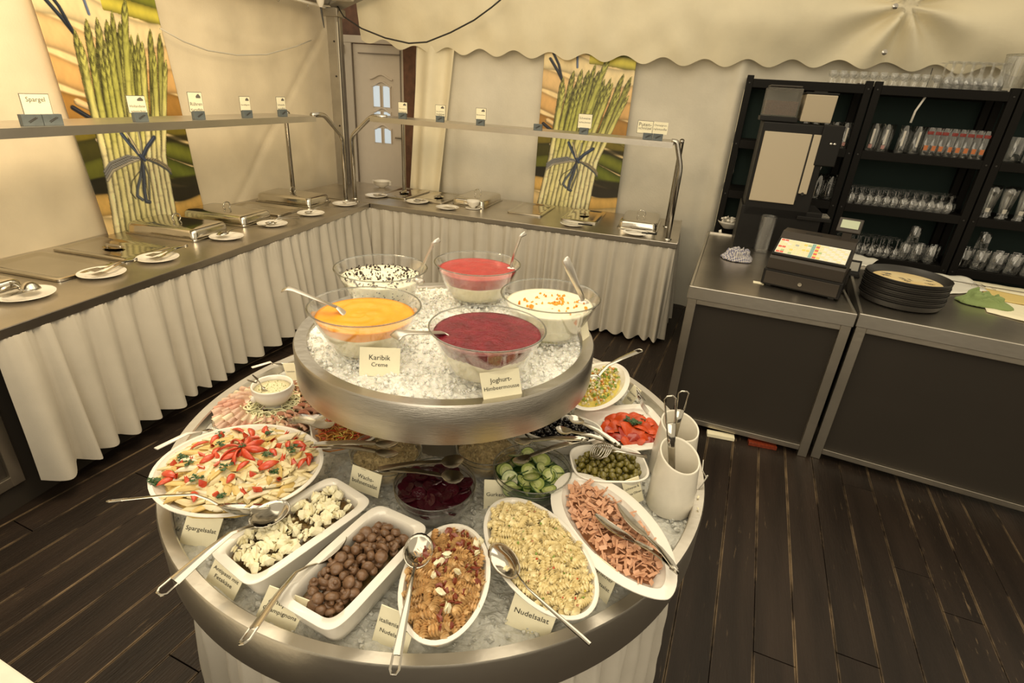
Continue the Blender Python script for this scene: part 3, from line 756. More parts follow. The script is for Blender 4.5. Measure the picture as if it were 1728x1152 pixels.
for (px, py, lab, kind) in ((635, 332, 'white plate with a spoon leftmost on the back counter', 's'), (704, 342, 'white plate with a server in front of the left flat lids', 'sp'), (755, 352, 'white plate with a folded napkin left of the gravy boat', 'n'), (966, 380, 'white plate with a black-handled knife below the back banner', 'k'), (1072, 395, 'white plate with a black-handled fork at the back counter end', 'f')):
    p = pb_(px, py); plate(lab, p, .105)
    q = p+Vector((0, 0, .021))
    if kind == 's': spoon('serving_spoon', 'steel spoon on the leftmost plate of the back counter', q, q+Vector((.24, -.02, .008)), .07, .045, hw=.006)
    if kind == 'sp': spoon('serving_spoon', 'steel spoon on the plate in front of the left flat lids', q, q+Vector((.24, .02, .008)), .08, .04, hw=.006)
    if kind == 'n': tag(MB().grid(10, 8, lambda u, v: (u*.12-.06, v*.06-.03+.01*math.sin(u*6), .004+.012*math.sin(u*5)*math.sin(v*3))).obj('napkin', 'porcelain_matt', smooth='all', weld=False, loc=q+Vector((.02, 0, 0))), 'folded white napkin on a plate left of the gravy boat', 'napkin')
    if kind in 'kf':
        g = thing('serving_knife' if kind == 'k' else 'meat_fork', 'black-handled %s resting on a white plate on the back counter' % ('knife below the back banner' if kind == 'k' else 'meat fork at the right end'), 'knife' if kind == 'k' else 'fork', q, BA)
        MB().tube([(.05, -.01, .0), (.10, -.012, .002), (.17, -.014, .003)], [.008, .010, .008], 8, flat=(.7, 1)).obj('handle', 'black_plastic', g, smooth='all')
        if kind == 'k': MB().box((-.03, 0, 0), (.16, .016, .0015)).obj('blade', 'steel_mirror', g)
        else:
            for yy in (-.008, .008): MB().tube([(.05, -.01, 0), (-.02, yy, .008), (-.08, yy, .0)], .0022, 6).obj('tine', 'steel_mirror', g, smooth='all')
# gravy boat and stacked bowls
p = pb_(798, 352); g = thing('gravy_boat', 'white gravy boat with its own saucer in front of a domed lid', 'gravy boat', p)
MB().lathe([(0, 0), (.045, 0), (.062, .006), (.060, .009), (.04, .005), (0, .005)], 24, ax=1.15).obj('saucer', 'porcelain', g, smooth='all')
MB().lathe([(0, .008), (.02, .008), (.022, .02), (.045, .035), (.056, .065), (.060, .075), (.055, .074), (.042, .04), (.015, .022), (0, .022)], 28, ax=1.1).obj('boat', 'porcelain', g, smooth='all')
MB().tube([(-.055, 0, .07), (-.085, 0, .068), (-.088, 0, .045), (-.05, 0, .035)], .005, 8).obj('handle', 'porcelain', g, smooth='all')
p = pb_(645, 316)
bowlp = [(0, 0), (.03, 0), (.034, .006), (.072, .024), (.088, .040), (.090, .042), (.084, .041), (.066, .024), (.03, .008), (0, .008)]
for k in range(3):
    g = thing('soup_bowl', 'white soup bowl %s of the stack in front of the door' % ('at the bottom', 'in the middle', 'on top')[k], 'bowl', p+Vector((0, 0, .013*k)), group='stacked soup bowls')
    MB().lathe(bowlp, 28).obj('bowl_body', 'porcelain', g, smooth='all')
    for s_ in (-1, 1): MB().tube([(s_*.082, -.014, .037), (s_*.104, -.012, .037), (s_*.104, .012, .037), (s_*.082, .014, .037)], .004, 6).obj('lug_handle', 'porcelain', g, smooth='all')

# ---- shelf signs
def shelf_sign(label, M, w, h, texts, blocks=1, dx=0, hasimg=True, card=True, bw=.07, size=.62, ty=.0):
    g = thing('sign_holder', label, 'sign'); g.matrix_world = M
    for k in range(blocks):
        x = (k-(blocks-1)/2)*bw
        MB().box((x, 0, .024), (bw-.002, .026, .048)).obj('slate_block', 'slate_holder', g, bevel=.002)
        for q in range(3): MB().tube([(x-.018+.008*q, -.0138, .018+.004*q), (x+.004+.006*q, -.0138, .030+.003*q)], .0012, 5).obj('leaf_emblem', 'ink', g)
        MB().tube([(x-.014, -.0138, .014), (x+.022, -.0138, .034)], .0015, 5).obj('leaf_emblem', 'ink', g)
    if card:
        c = MB().box((dx, .004, .045+h/2), (w, .0015, h)).obj('card', 'card_paper', g)
        MB().box((dx, .0052, .045+h/2), (w+.006, .001, h+.006)).obj('card_border', 'ink_soft', g)
        n = len(texts)
        for i, t in enumerate(texts):
            zz = .045 + h*(size - ty - i*.30)
            Mx = Matrix.Translation((dx, .0028, zz)) @ Matrix.Rotation(PI/2, 4, 'X')
            lettering(t, w*.86, 'ink', g, Mx, maxh=h*.30)
        if hasimg:
            mb = MB()
            hx, hz = dx+w*.22, .045+h*.76
            mb.box((hx, .003, hz), (w*.34, .0006, h*.10)).add([(hx-w*.17, .0028, hz+h*.05), (hx+w*.17, .0028, hz+h*.05), (hx+w*.05, .0028, hz+h*.17), (hx-w*.05, .0028, hz+h*.15)], [(0, 1, 2, 3)])
            mb.box((hx+w*.1, .0025, hz), (w*.05, .0006, h*.05)).obj('house_drawing', 'ink_soft', g)
    return g
def SL(y): return ML @ Matrix.Translation((y, .06, 1.598)) @ Matrix.Rotation(-.12, 4, 'Z')
def SB(u): return BM @ Matrix.Translation((u, .16, 1.598)) @ Matrix.Rotation(.05, 4, 'Z')
LS = [(68, ['Spargel'], 2, .115, .085, False), (236, ['Hollandaise', 'zerlassene Butter'], 1, .100, .082, True), (335, ['Rühren', 'Kartoffeln'], 1, .095, .105, True), (417, ['Kartoffelgratin'], 1, .085, .085, True), (477, ['Schwenk-', 'kartoffeln'], 1, .085, .085, True)]
labs = ['wide slate holder with the Spargel card on the left shelf', 'slate holder with a Hollandaise card in front of the left banner', 'slate holder with a Kartoffeln card on the left shelf', 'slate holder with a Kartoffelgratin card on the left shelf', 'slate holder with a small card at the far end of the left shelf']
for (px, tx, nb, w, h, im), lab in zip(LS, labs):
    y = onv(px, 198, (-2.235, 0), (1, 0)).y
    g = shelf_sign(lab, SL(y), w, h, tx, nb, 0, im, bw=.085 if nb == 2 else .078, size=.72 if not im else .40)
BS = [(689, ['Hähnchenbrust', 'Frikassee'], .08, .085, True, True), (751, ['Spargelcreme-', 'suppe'], .085, .085, True, True), (818, ['Backschinken'], .085, .085, True, True), (914, [], 0, 0, False, False), (991, ['Schweine-', 'lachsschnitzel'], .105, .10, False, True)]
labs = ['slate holder with a card leftmost on the back shelf in front of the door', 'slate holder with a two-line card second on the back shelf', 'slate holder with the Backschinken card on the back shelf', 'slate sign holder without a card on the back shelf', 'slate holder with the Schweinelachsschnitzel card before the back banner']
for (px, tx, w, h, im, cd), lab in zip(BS, labs):
    u = (onv(px, 205, B(0, .26), e2)-BO).dot(e1)
    shelf_sign(lab, SB(u), w, h, tx, 1, 0, im, cd, bw=.072, size=.72 if not im else .42)
u = (onv(1104, 225, B(0, .26), e2)-BO).dot(e1)
g = shelf_sign('double slate holder with Putenschnitzel and Champignonrahmsoße cards', SB(u), .112, .085, ['Puten-', 'schnitzel'], 2, -.068, False, True, bw=.075, size=.72)
c2_ = MB().box((.046, .004, .0875), (.108, .0015, .085)).obj('card', 'card_paper', g)
for i, t in enumerate(('Champignon-', 'rahmsoße')): lettering(t, .095, 'ink', g, Matrix.Translation((.046, .0028, .045+.085*(.72-i*.30))) @ Matrix.Rotation(PI/2, 4, 'X'), maxh=.024)
# ================================================================ ROUND ICE STAND
mat('skirt_round', (.55, .51, .44), .6, var=.06, vscale=8, bump=.10, bscale=200)
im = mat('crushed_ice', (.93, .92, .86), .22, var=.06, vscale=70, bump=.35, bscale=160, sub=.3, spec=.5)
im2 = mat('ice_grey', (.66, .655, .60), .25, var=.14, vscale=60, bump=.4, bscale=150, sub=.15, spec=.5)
st = thing('ice_display_stand', 'two-tier round stainless steel buffet stand filled with crushed ice', 'stand', (0, 0, 0))
MB().lathe([(.775, .772), (.780, .775), (.780, .893), (.777, .899), (.752, .897), (.749, .893), (.745, .80), (0, .80), (0, .775), (.77, .772)], 160).obj('lower_ring', 'steel_rim', st, smooth=.6)
MB().lathe([(0, 1.130), (.412, 1.130), (.418, 1.133), (.4195, 1.14), (.4195, 1.231), (.416, 1.2365), (.386, 1.235), (.383, 1.231), (.381, 1.16), (0, 1.16)], 128).obj('upper_ring', 'steel_brushed', st, smooth=.6)
MB().lathe([(.11, .80), (.11, 1.13)], 40).obj('column', 'steel_brushed', st, smooth=True)
MB().lathe([(.0, .02), (.55, .02), (.55, .77), (0, .77)], 32).obj('base_drum', 'panel_grey', st)
def ice(name, R0, R1, z0, amp, mt, parent, nr, na, dome=0, holes=()):
    V = []; Fc = []
    for i in range(nr+1):
        r = R0+(R1-R0)*i/nr
        for j in range(na):
            a = 2*PI*j/na; x, y = r*math.cos(a), r*math.sin(a)
            d = noise.voronoi(Vector((x*62, y*62, 0)))[0]; h = amp*(.8-d[0]*1.1) + amp*1.1*noise.noise(Vector((x*16, y*16, 3))) + dome*(1-(r/R1)**2)
            V.append((x, y, z0+h))
    for i in range(nr):
        for j in range(na):
            k = (j+1) % na; Fc.append((i*na+j, (i+1)*na+j, (i+1)*na+k, i*na+k))
    o = MB().add(V, Fc).obj(name, mt, parent, weld=False); o['kind'] = 'stuff'
    o.data.polygons.foreach_set('use_smooth', [False]*len(o.data.polygons)); return o
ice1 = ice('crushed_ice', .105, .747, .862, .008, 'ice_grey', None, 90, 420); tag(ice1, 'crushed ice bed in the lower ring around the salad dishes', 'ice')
ice2 = ice('crushed_ice', .001, .3825, 1.222, .009, 'crushed_ice', None, 70, 300, dome=.012); tag(ice2, 'crushed ice bed in the upper ring under the dessert bowls', 'ice')
rr = random.Random(4); mb = MB()
for k in range(2600):
    a, r = rr.random()*2*PI, .745*math.sqrt(rr.uniform(.08, 1)); q = rr.uniform(.003, .0085)
    mb.chunk((r*math.cos(a), r*math.sin(a), .867+rr.uniform(-.002, .006)), q, rr)
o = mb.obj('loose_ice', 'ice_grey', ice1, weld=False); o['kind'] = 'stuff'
mb = MB()
for k in range(2300):
    a, r = rr.random()*2*PI, .379*math.sqrt(rr.random()); q = rr.uniform(.003, .0085)
    mb.chunk((r*math.cos(a), r*math.sin(a), 1.227+.012*(1-(r/.38)**2)+rr.uniform(-.002, .006)), q, rr)
o = mb.obj('loose_ice', 'crushed_ice', ice2, weld=False); o['kind'] = 'stuff'
# round skirt
def rs():
    n = 1500; rr2 = random.Random(8); folds = []; a = 0
    while a < 2*PI-.05: w = rr2.uniform(.075, .16); folds.append((a, w, rr2.uniform(.6, 1.3))); a += w
    folds[-1] = (folds[-1][0], 2*PI-folds[-1][0], folds[-1][2])
    prof = []
    ki = 0
    for i in range(n):
        a = 2*PI*i/n
        while ki+1 < len(folds) and folds[ki+1][0] <= a: ki += 1
        f = (a-folds[ki][0])/folds[ki][1]; prof.append(folds[ki][2]*math.sin(PI*f)**1.3)
    V = []; K = 22
    for k in range(K+1):
        t = k/K; z = .785-.75*t
        for i in range(n):
            a = 2*PI*i/n; r = .712 + prof[i]*(.022+.045*t**.7) - .01*t + .004*math.sin(a*160)*math.exp(-t*9)*2 + .006*noise.noise(Vector((math.cos(a)*9, math.sin(a)*9, t*7)))*(1 if t > .02 else 0)
            V.append((r*math.cos(a), r*math.sin(a), z))
    Fc = [(k*n+i, k*n+(i+1) % n, (k+1)*n+(i+1) % n, (k+1)*n+i) for k in range(K) for i in range(n)]
    return MB().add(V, Fc).obj('round_skirt', 'skirt_round', smooth='all', weld=False)
tag(rs(), 'white gathered cloth skirt hanging under the round ice stand', 'table skirt')

# ---------------------------------------------------------------- dessert bowls
ICEU = 1.232
mat('cream_white', (.83, .79, .60), .35, sub=.2, bump=.25, bscale=25)
mat('cream_yellow', (.80, .74, .52), .4, sub=.2, bump=.1)
mat('mango', (.95, .36, .008), .3, var=.12, vscale=18, bump=.25, bscale=30, sub=.1, spec=.3)
mat('raspberry', (.20, .005, .017), .30, var=.35, vscale=30, bump=.9, bscale=70, spec=.3)
mat('strawberry', (.42, .034, .030), .3, var=.2, vscale=30, bump=.3, bscale=60, spec=.3)
mat('choc', (.028, .015, .010), .4)
mat('peach', (.90, .36, .03), .3)
mat('pink_streak', (.62, .22, .18), .4)
def dessert(label, px, py, lay, zr=1.362, R=.137, base=.078, seed=0, top=None, h=.123):
    p = at(px, py, zr); z0 = zr-h; g = thing('dessert_bowl', label, 'bowl', (p.x, p.y, z0))
    N = 64
    th = .003
    outer = [(0, 0), (base*.9, 0), (base, .004), (base+.006, .012)] + [(base+.006+(R-base-.006)*((k/8)**.92), .012+(h-.014)*k/8) for k in range(1, 9)] 
    rim = [(R+.0015, h-.001), (R+.001, h+.001), (R-.0015, h+.001)]
    inner = [(r-th, z) for r, z in reversed(outer[4:])] + [(base+.002, .014), (0, .010)]
    MB().lathe(outer+rim+inner, N).obj('glass_bowl', 'clear_glass', g, smooth='all')
    tor = [(R+.0010+.0022*math.cos(t), h+.0005+.0018*math.sin(t)) for t in [k*PI/3 for k in range(6)]]
    MB().lathe(tor, N, closed=True).obj('glass_rim', 'rim_glass', g, smooth='all')
    def ri(z): return base+.006+(R-base-.006)*((max(0, z-.012)/(h-.014))**(1/.92)) - th - .0006
    c = thing('dessert', lay['label'], 'dessert', (p.x, p.y, z0))
    a, b_ = lay['z']; rs_ = random.Random(seed)
    lowm, topm = lay['m']
    prof = [(0, .012), (base-.004, .013)] + [(ri(.016+(a-.016)*k/5), .016+(a-.016)*k/5) for k in range(6)]
    MB().lathe(prof+[(0, a)], N).obj('cream_layer', lowm, c, smooth='all')
    # upper layer with uneven seam
    V = []; K = 7
    n = 96; rings = []
    for k in range(K+1):
        t = k/K; ring = []
        for i in range(n):
            an = 2*PI*i/n; lo = a + lay.get('seam', .002)*(math.sin(an*3+seed)+.7*math.sin(an*7+1)+.6*rs_.uniform(-1, 1)*(lay.get('seam', .002) > .003)) - .002
            z = lo+(b_-lo)*t; ring.append((ri(z)*math.cos(an)*1.002, ri(z)*math.sin(an)*1.002, z))
        rings.append(ring)
    for k in range(1, 15):
        f = 1-k/14.5; ring = []
        for i in range(n):
            an = 2*PI*i/n; r = ri(b_)*f; x, y = r*math.cos(an), r*math.sin(an)
            sw = lay.get('swirl', .002); hh = sw*(noise.noise(Vector((x*22+seed, y*22, 1)))*1.2+.5*math.sin(math.hypot(x+.02, y)*150+an*2)) + lay.get('dome', 0)*(1-f*f)
            ring.append((x, y, b_+hh*min(1, k/3)))
        rings.append(ring)
    MB().loft(rings, cap0=False, cap1=True).obj('top_layer', topm, c, smooth='all')
    return p, g, c, ri(b_), z0+b_, h, rs_
glass('rim_glass', (.55, .56, .50), .8, .05, .25)
pr_, g, c, rt, zt_, h_, r_ = dessert('glass bowl of dark raspberry mousse at the front of the upper ice ring', 823, 551, dict(label='dark red raspberry sauce over cream in the front glass bowl', z=(.074, .109), m=('cream_yellow', 'raspberry'), seam=.005, swirl=.0025), seed=2)
po_, *_ = dessert('glass bowl of orange topped cream at the front left of the upper ring', 616, 515, dict(label='orange fruit sauce over pale cream in the left front glass bowl', z=(.074, .098), m=('cream_yellow', 'mango'), seam=.0012, swirl=.0035), seed=3)
ps_, gs, cs, rt_s, zs, hs_, rs3 = dessert('glass bowl of white cream with chocolate flakes at the back left', 643, 451, dict(label='white cream dessert strewn with dark chocolate flakes', z=(.05, .094), m=('cream_white', 'cream_white'), swirl=.003, dome=.008), seed=4, R=.137)
dessert('glass bowl of red fruit puree at the back of the upper ring', 806, 443, dict(label='bright red fruit puree over yellow cream in the back glass bowl', z=(.066, .102), m=('cream_yellow', 'strawberry'), seam=.0012, swirl=.0012), seed=5)
pp_, gp, cpk, rt_p, zp, hp_, rp3 = dessert('glass bowl of white cream with peach pieces at the right', 929, 497, dict(label='white cream dessert topped with orange peach pieces', z=(.05, .098), m=('cream_white', 'cream_white'), swirl=.002, dome=.004), seed=6)
fl = [MB().chunk((0, 0, 0), 1, random.Random(k), n=5, sq=(1, .55, .22)).mesh('chocolate_flake', 'choc') for k in range(5)]
for k in range(210):
    a = rs3.random()*2*PI; r = rt_s*.97*math.sqrt(rs3.random()); q = rs3.uniform(.0035, .0085)
    part('chocolate_flake', fl[k % 5], cs, M=Matrix.Translation((r*math.cos(a), r*math.sin(a), .098+.008*(1-(r/rt_s)**2))) @ Euler((rs3.uniform(-.5, .5), rs3.uniform(-.5, .5), rs3.random()*6)).to_matrix().to_4x4() @ Matrix.Scale(q, 4))
mb = MB()
for k in range(110):
    a = rs3.random()*2*PI; z = rs3.uniform(.045, .10); z *= .9; r = .078+.006+(.137-.084)*((z-.012)/.109)**(1/.92) - .0032
    mb.chunk((r*math.cos(a), r*math.sin(a), z), rs3.uniform(.0018, .0035), rs3)
o = mb.obj('chocolate_flakes_in_cream', 'choc', cs, weld=False); o['kind'] = 'stuff'
pk = [MB().chunk((0, 0, 0), 1, random.Random(k+9), n=5, sq=(1, .7, .45)).mesh('peach_piece', 'peach') for k in range(4)]
for k in range(60):
    a = rp3.random()*2*PI; r = rt_p*.8*rp3.random()**(1.1 if k < 38 else .5); q = rp3.uniform(.004, .010)
    part('peach_piece', pk[k % 4], cpk, M=Matrix.Translation((r*math.cos(a)*1.1+.01, r*math.sin(a)*.8-.012, .102)) @ Euler((0, 0, rp3.random()*6)).to_matrix().to_4x4() @ Matrix.Scale(q, 4))
# dessert servers
mat('steel_satin', (.62, .58, .52), .35, 1.0)
def dserver(label, a, b_, w=.008, bendy=None, mt='steel_satin'):
    a, b_ = Vector(a), Vector(b_); g = thing('dessert_spoon', label, 'spoon'); d = (b_-a); Ln = d.length
    g.matrix_world = frame(a, d, (0, 0, 1))
    MB().tube([(-.06, 0, -.012), (-.04, 0, -.016), (-.015, 0, -.006), (0, 0, 0)], [.006, .02, .018, w*.7], 10, flat=(.12, 1)).obj('spoon_bowl', mt, g, smooth='all')
    pts = bendy or [(0, 0, 0), (Ln*.5, 0, .003), (Ln*.82, 0, .006), (Ln*.92, 0, .004), (Ln, 0, -.006)]
    MB().tube(pts, [w*.7, w*.75, w*1.0, w*1.15, w*1.2][:len(pts)], 10, flat=(.16, 1)).obj('handle', mt, g, smooth='all')
    return g
dserver('steel spoon lying in the orange dessert with its handle over the rim', at(568, 518, 1.352), at(478, 486, 1.400), .013)
dserver('short wide steel spoon lying in the raspberry dessert', at(748, 561, 1.352), at(666, 566, 1.378), .016)
def ladle_h(label, px0, py0, px1, py1, ztop, w=.0055, mt='steel_satin', hook=True):
    a = at(px0, py0, 1.345); d2 = Vector((RT.x, RT.y, 0)).normalized()
    # top point lies in the vertical plane through a facing the camera
    nv2 = Vector((FW.x, FW.y, 0)).normalized(); b_ = onv(px1, py1, a, nv2); g = thing('dessert_spoon', label, 'spoon', a)
    v = b_-a
    if hook: 
        k = v*.86 - d2*.012; pts = [(0, 0, 0), v*.45-d2*.008, k*.97, k*1.0+Vector((0, 0, .003)), v+Vector((0, 0, .0))]
        rs4 = [w*.8, w*.8, w, w, w*1.3]
    else: pts = [(0, 0, 0), v*.35, v*.7, v*.93, v+d2*.012]; rs4 = [w*.6, w*.9, w*1.3, w*1.3, w*.7]
    MB().tube(pts, rs4, 10, flat=(.3, 1), upv=nv2).obj('handle', mt, g, smooth='all')
    MB().sphere((0, 0, -.012), (.02, .015, .012), 10, 6).obj('spoon_bowl', mt, g, smooth='all')
ladle_h('bent steel spoon standing in the chocolate flake dessert', 706, 468, 742, 404, 1.5)
ladle_h('bent steel spoon standing in the back red dessert', 862, 450, 887, 393, 1.5)
ladle_h('flat steel spoon standing in the peach dessert', 984, 506, 953, 434, 1.5, w=.010, hook=False)

# ---------------------------------------------------------------- name cards
CN = []
def ncard(label, lines, BL, BR, TL, z, size=.8, lh=None, italic=0):
    a, b_ = at(*BL, z), at(*BR, z); x = (b_-a).normalized(); n = Vector((x.y, -x.x, 0))
    if n.dot(CAM-a) < 0: n = -n
    tl = onv(*TL, a, n); h = max(.03, min(.085, (tl-a).dot(Vector((0, 0, 1))))); sk = (tl-a).dot(x)
    w = (b_-a).length
    up = (Vector((0, 0, 1)) + x*max(-.4, min(.4, sk/h)) - n*.22).normalized()
    M = Matrix((x, n.cross(x)*-1 if False else (-n), Vector((0, 0, 1)))).transposed().to_4x4(); M.translation = (a+b_)/2
    g = thing('name_card', label, 'card'); g.matrix_world = M
    # local frame: x right, y away from the reader, z up
    lean = .20; s_ = max(-.45, min(.45, sk/h))
    def P(u, v, off=0): return (u*w + v*h*s_*1.0, v*h*lean + off, v*h)
    V = [P(-.5, -.1), P(.5, -.1), P(.5, 1), P(-.5, 1)]; V2 = [P(-.5, -.1, .0018), P(.5, -.1, .0018), P(.5, 1, .0018), P(-.5, 1, .0018)]
    MB().add(V+V2, [(0, 1, 2, 3), (7, 6, 5, 4), (0, 4, 5, 1), (1, 5, 6, 2), (2, 6, 7, 3), (3, 7, 4, 0)]).obj('card', 'card_paper', g)
    n_ = len(lines)
    mx_ = max([len(t) for t in lines] or [1])
    for i, t in enumerate(lines):
        v = .5 + ((n_-1)/2-i)*.27
        zx = Matrix(((1, s_, 0, 0), (0, lean, -1, 0), (0, 1, 0, 0), (0, 0, 0, 1)))
        M2 = Matrix.Translation(Vector(P(0, v, -.0012))) @ zx
        lettering(t, w*size*(len(t)/mx_)**.75, 'ink', g, M2, maxh=h*.24)
    return g
ncard('cream card reading Karibik Creme on the upper ice', ['Karibik', 'Creme'], (606, 629), (674, 632), (605, 589), 1.235, .52)
ncard('cream card reading Joghurt-Himbeermousse at the upper steel rim', ['Joghurt-', 'Himbeermousse'], (816, 673), (881, 663), (812, 634), 1.237, .9)
ncard('cream card half hidden behind the peach dessert bowl', [], (984, 575), (995, 567), (985, 548), 1.235)
ZI = .868
ncard('cream card reading Spargelsalat before the asparagus salad', ['Spargelsalat'], (303, 912), (362, 922), (309, 873), ZI, .85)
ncard('cream card reading Antipasti mit Fetakäse beside the feta dish', ['Antipasti mit', 'Fetakäse'], (348, 976), (395, 1010), (360, 951), ZI, .85)
ncard('cream card reading Antipasti Champignons under a spoon handle', ['Antipasti', 'Champignons'], (431, 1040), (496, 1066), (444, 999), ZI, .85)
ncard('cream card reading italienischer Nudelsalat beside the red pasta bowl', ['italienischer', 'Nudelsalat'], (628, 1078), (686, 1103), (635, 1028), ZI, .88)
ncard('cream card reading Nudelsalat in front of the pale pasta bowl', ['Nudelsalat'], (853, 1048), (926, 1076), (865, 1009), ZI, .78)
ncard('cream card reading Bayrischer Wurstsalat under the leaf-shaped plate', ['Bayrischer', 'Wurstsalat'], (985, 985), (1024, 1018), (997, 935), ZI, .85)
ncard('cream card reading schwarze und grüne Oliven beside the tall crock', ['schwarze &', 'grüne Oliven'], (1058, 851), (1086, 840), (1055, 819), .885, .9)
ncard('cream card reading Gurkensalat between the two glass bowls', ['Gurkensalat'], (816, 856), (871, 858), (817, 816), ZI, .85)
ncard('cream card reading Wachsbohnensalat before the bean salad', ['Wachs-', 'bohnensalat'], (589, 818), (638, 837), (590, 788), .902, .85)
ncard('small cream card beside the sauce tureen under the upper tier', ['Schinken'], (485, 640), (504, 639), (476, 616), ZI, .7)
ncard('small cream card leaning at the mixed salad dish', ['Gemüse-', 'salat'], (1050, 677), (1062, 688), (1063, 650), ZI, .8)

# ---------------------------------------------------------------- dishes
def dish(name, label, c, a, b_, rz, zt, n=2.0, h=.09, rimw=.008, th=.005, foot=.6, mt='porcelain', shape=None, floor_=None, flare=1.0, N=56, cat='bowl', group=None):
    """vessel with rim centre c, half axes a, b; returns inner(z) scale"""
    g = thing(name, label, cat, (c[0], c[1], zt-h), rz, group)
    def ring(s, z, ins=0):
        if shape: return shape(a*s-ins, b_*s-ins, z)
        return se_ring(a*s-ins, b_*s-ins, z, n, N)
    rings = []
    prof_o = [(foot, 0), (foot+.03, .003)] + [(foot+.03+(1-foot-.03)*(t**(1/flare)), .003+(h-.007)*t) for t in (.25, .5, .75, .95)]
    for s, z in prof_o: rings.append(ring(s, z, rimw*.6*(1 if s < 1.01 else 0)))
    rings.append(ring(1, h-.003)); rings.append(ring(1, h-.0008)); rings.append(ring(1, h, .002)); rings.append(ring(1, h, rimw-.001)); rings.append(ring(1, h-.003, rimw+.0008))
    for s, z in reversed(prof_o[2:]): rings.append(ring(s, max(z, .010)-.002, rimw+th*.6))
    rings.append(ring(foot*.9, .008, rimw))
    MB().loft(rings, cap0=True, cap1=True).obj('dish_body', mt, g, smooth=1.0)
    return g
def mound(parent, a, b_, z0, dome, mt, n=2.0, shape=None, name='salad_base', rough=.003, seed=0, sc=60, cx=0, cy=0):
    rings = []
    for k in range(0, 13):
        f = 1-k/12.5
        rg = (shape(a*f, b_*f, 0) if shape else se_ring(a*f, b_*f, 0, n, 48))
        rings.append([(x+cx, y+cy, z0+dome*(1-f*f)+rough*noise.noise(Vector((x*sc, y*sc, seed)))) for x, y, _ in rg])
    o = MB().loft(rings, cap0=False, cap1=True).obj(name, mt, parent, smooth=False); o['kind'] = 'stuff'; return o
def inside(x, y, a, b_, n): return abs(x/a)**n+abs(y/b_)**n < 1
def scatter(N, a, b_, n, rnd, dmin, tries=60, test=None):
    pts = []
    t = 0
    while len(pts) < N and t < N*tries:
        t += 1; x, y = rnd.uniform(-a, a), rnd.uniform(-b_, b_)
        if (test(x, y) if test else inside(x, y, a, b_, n)) and all((x-p[0])**2+(y-p[1])**2 > dmin*dmin for p in pts): pts.append((x, y))
    return pts
def put(name, me, parent, x, y, z, rx=0, ry=0, rz=0, s=1.0, sv=None):
    M = Matrix.Translation((x, y, z)) @ Euler((rx, ry, rz), 'ZYX' if False else 'XYZ').to_matrix().to_4x4()
    M = M @ (Matrix.Diagonal((*sv, 1)) if sv else Matrix.Scale(s, 4))
    return part(name, me, parent, M=M)
# food materials
mat('asp_cream', (.76, .64, .36), .38, var=.18, vscale=30, sub=.1)
mat('asp_yellow', (.70, .50, .17), .38, var=.18, vscale=30, sub=.1)
mat('asp_white', (.76, .68, .48), .32, var=.14, vscale=30, sub=.1)
mat('tomato', (.52, .035, .014), .25, vscale=60, coat=.3, col2=(.60, .09, .03))
mat('parsley', (.035, .095, .020), .45, var=.4, vscale=90)
mat('feta', (.90, .84, .60), .6, bump=.3, bscale=90)
mat('antipasti_dark', (.070, .055, .018), .35, col2=(.18, .10, .03), vscale=60, coat=.4)
mat('mushroom', (.20, .105, .052), .38, var=.35, vscale=80, bump=.25, bscale=120, coat=.25)
mat('pasta_red', (.72, .46, .20), .3, var=.32, vscale=70, coat=.35)
mat('pasta_pale', (.88, .76, .44), .32, var=.10, vscale=60, coat=.35)
mat('dressing_pale', (.62, .52, .30), .35, var=.3, vscale=60, coat=.3)
mat('dried_tomato', (.24, .04, .015), .35, var=.4, vscale=80, coat=.4)
mat('sausage', (.68, .37, .22), .4, var=.14, vscale=60, coat=.2)
mat('sausage_base', (.40, .18, .08), .4, var=.4, vscale=80)
mat('olive_green', (.175, .145, .025), .3, var=.25, vscale=60, coat=.3)
mat('olive_hole', (.05, .035, .01), .5)
mat('olive_black', (.008, .006, .007), .16, coat=.5)
mat('cuke_flesh', (.34, .40, .11), .3, var=.2, vscale=120, coat=.3)
mat('cuke_core', (.50, .54, .22), .3, var=.2, vscale=150, coat=.3)
mat('cuke_skin', (.03, .075, .012), .35)
mat('beet', (.040, .002, .007), .3, var=.25, vscale=40, spec=.35)
mat('beet_dark', (.035, .002, .006), .25, coat=.4)
mat('bean_salad', (.52, .40, .20), .4, var=.4, vscale=90, bump=.5, bscale=120)
mat('carrot', (.66, .27, .05), .35, var=.3, vscale=40)
mat('ham', (.82, .56, .42), .35, var=.2, vscale=40, coat=.2)
mat('ham_fat', (.86, .72, .52), .35)
mat('ham_dark', (.66, .35, .25), .35, coat=.2)
mat('onion', (.80, .78, .50), .25, coat=.3, sub=.1)
mat('pepper_red', (.62, .070, .010), .3, var=.3, vscale=25, bump=.3, bscale=40, spec=.4)
mat('pepper_dark', (.36, .02, .008), .25, coat=.5)
mat('corn', (.74, .60, .12), .35, coat=.2); mat('pea', (.22, .32, .05), .35, coat=.2)
mat('sauce', (.72, .66, .42), .3, var=.2, vscale=120)
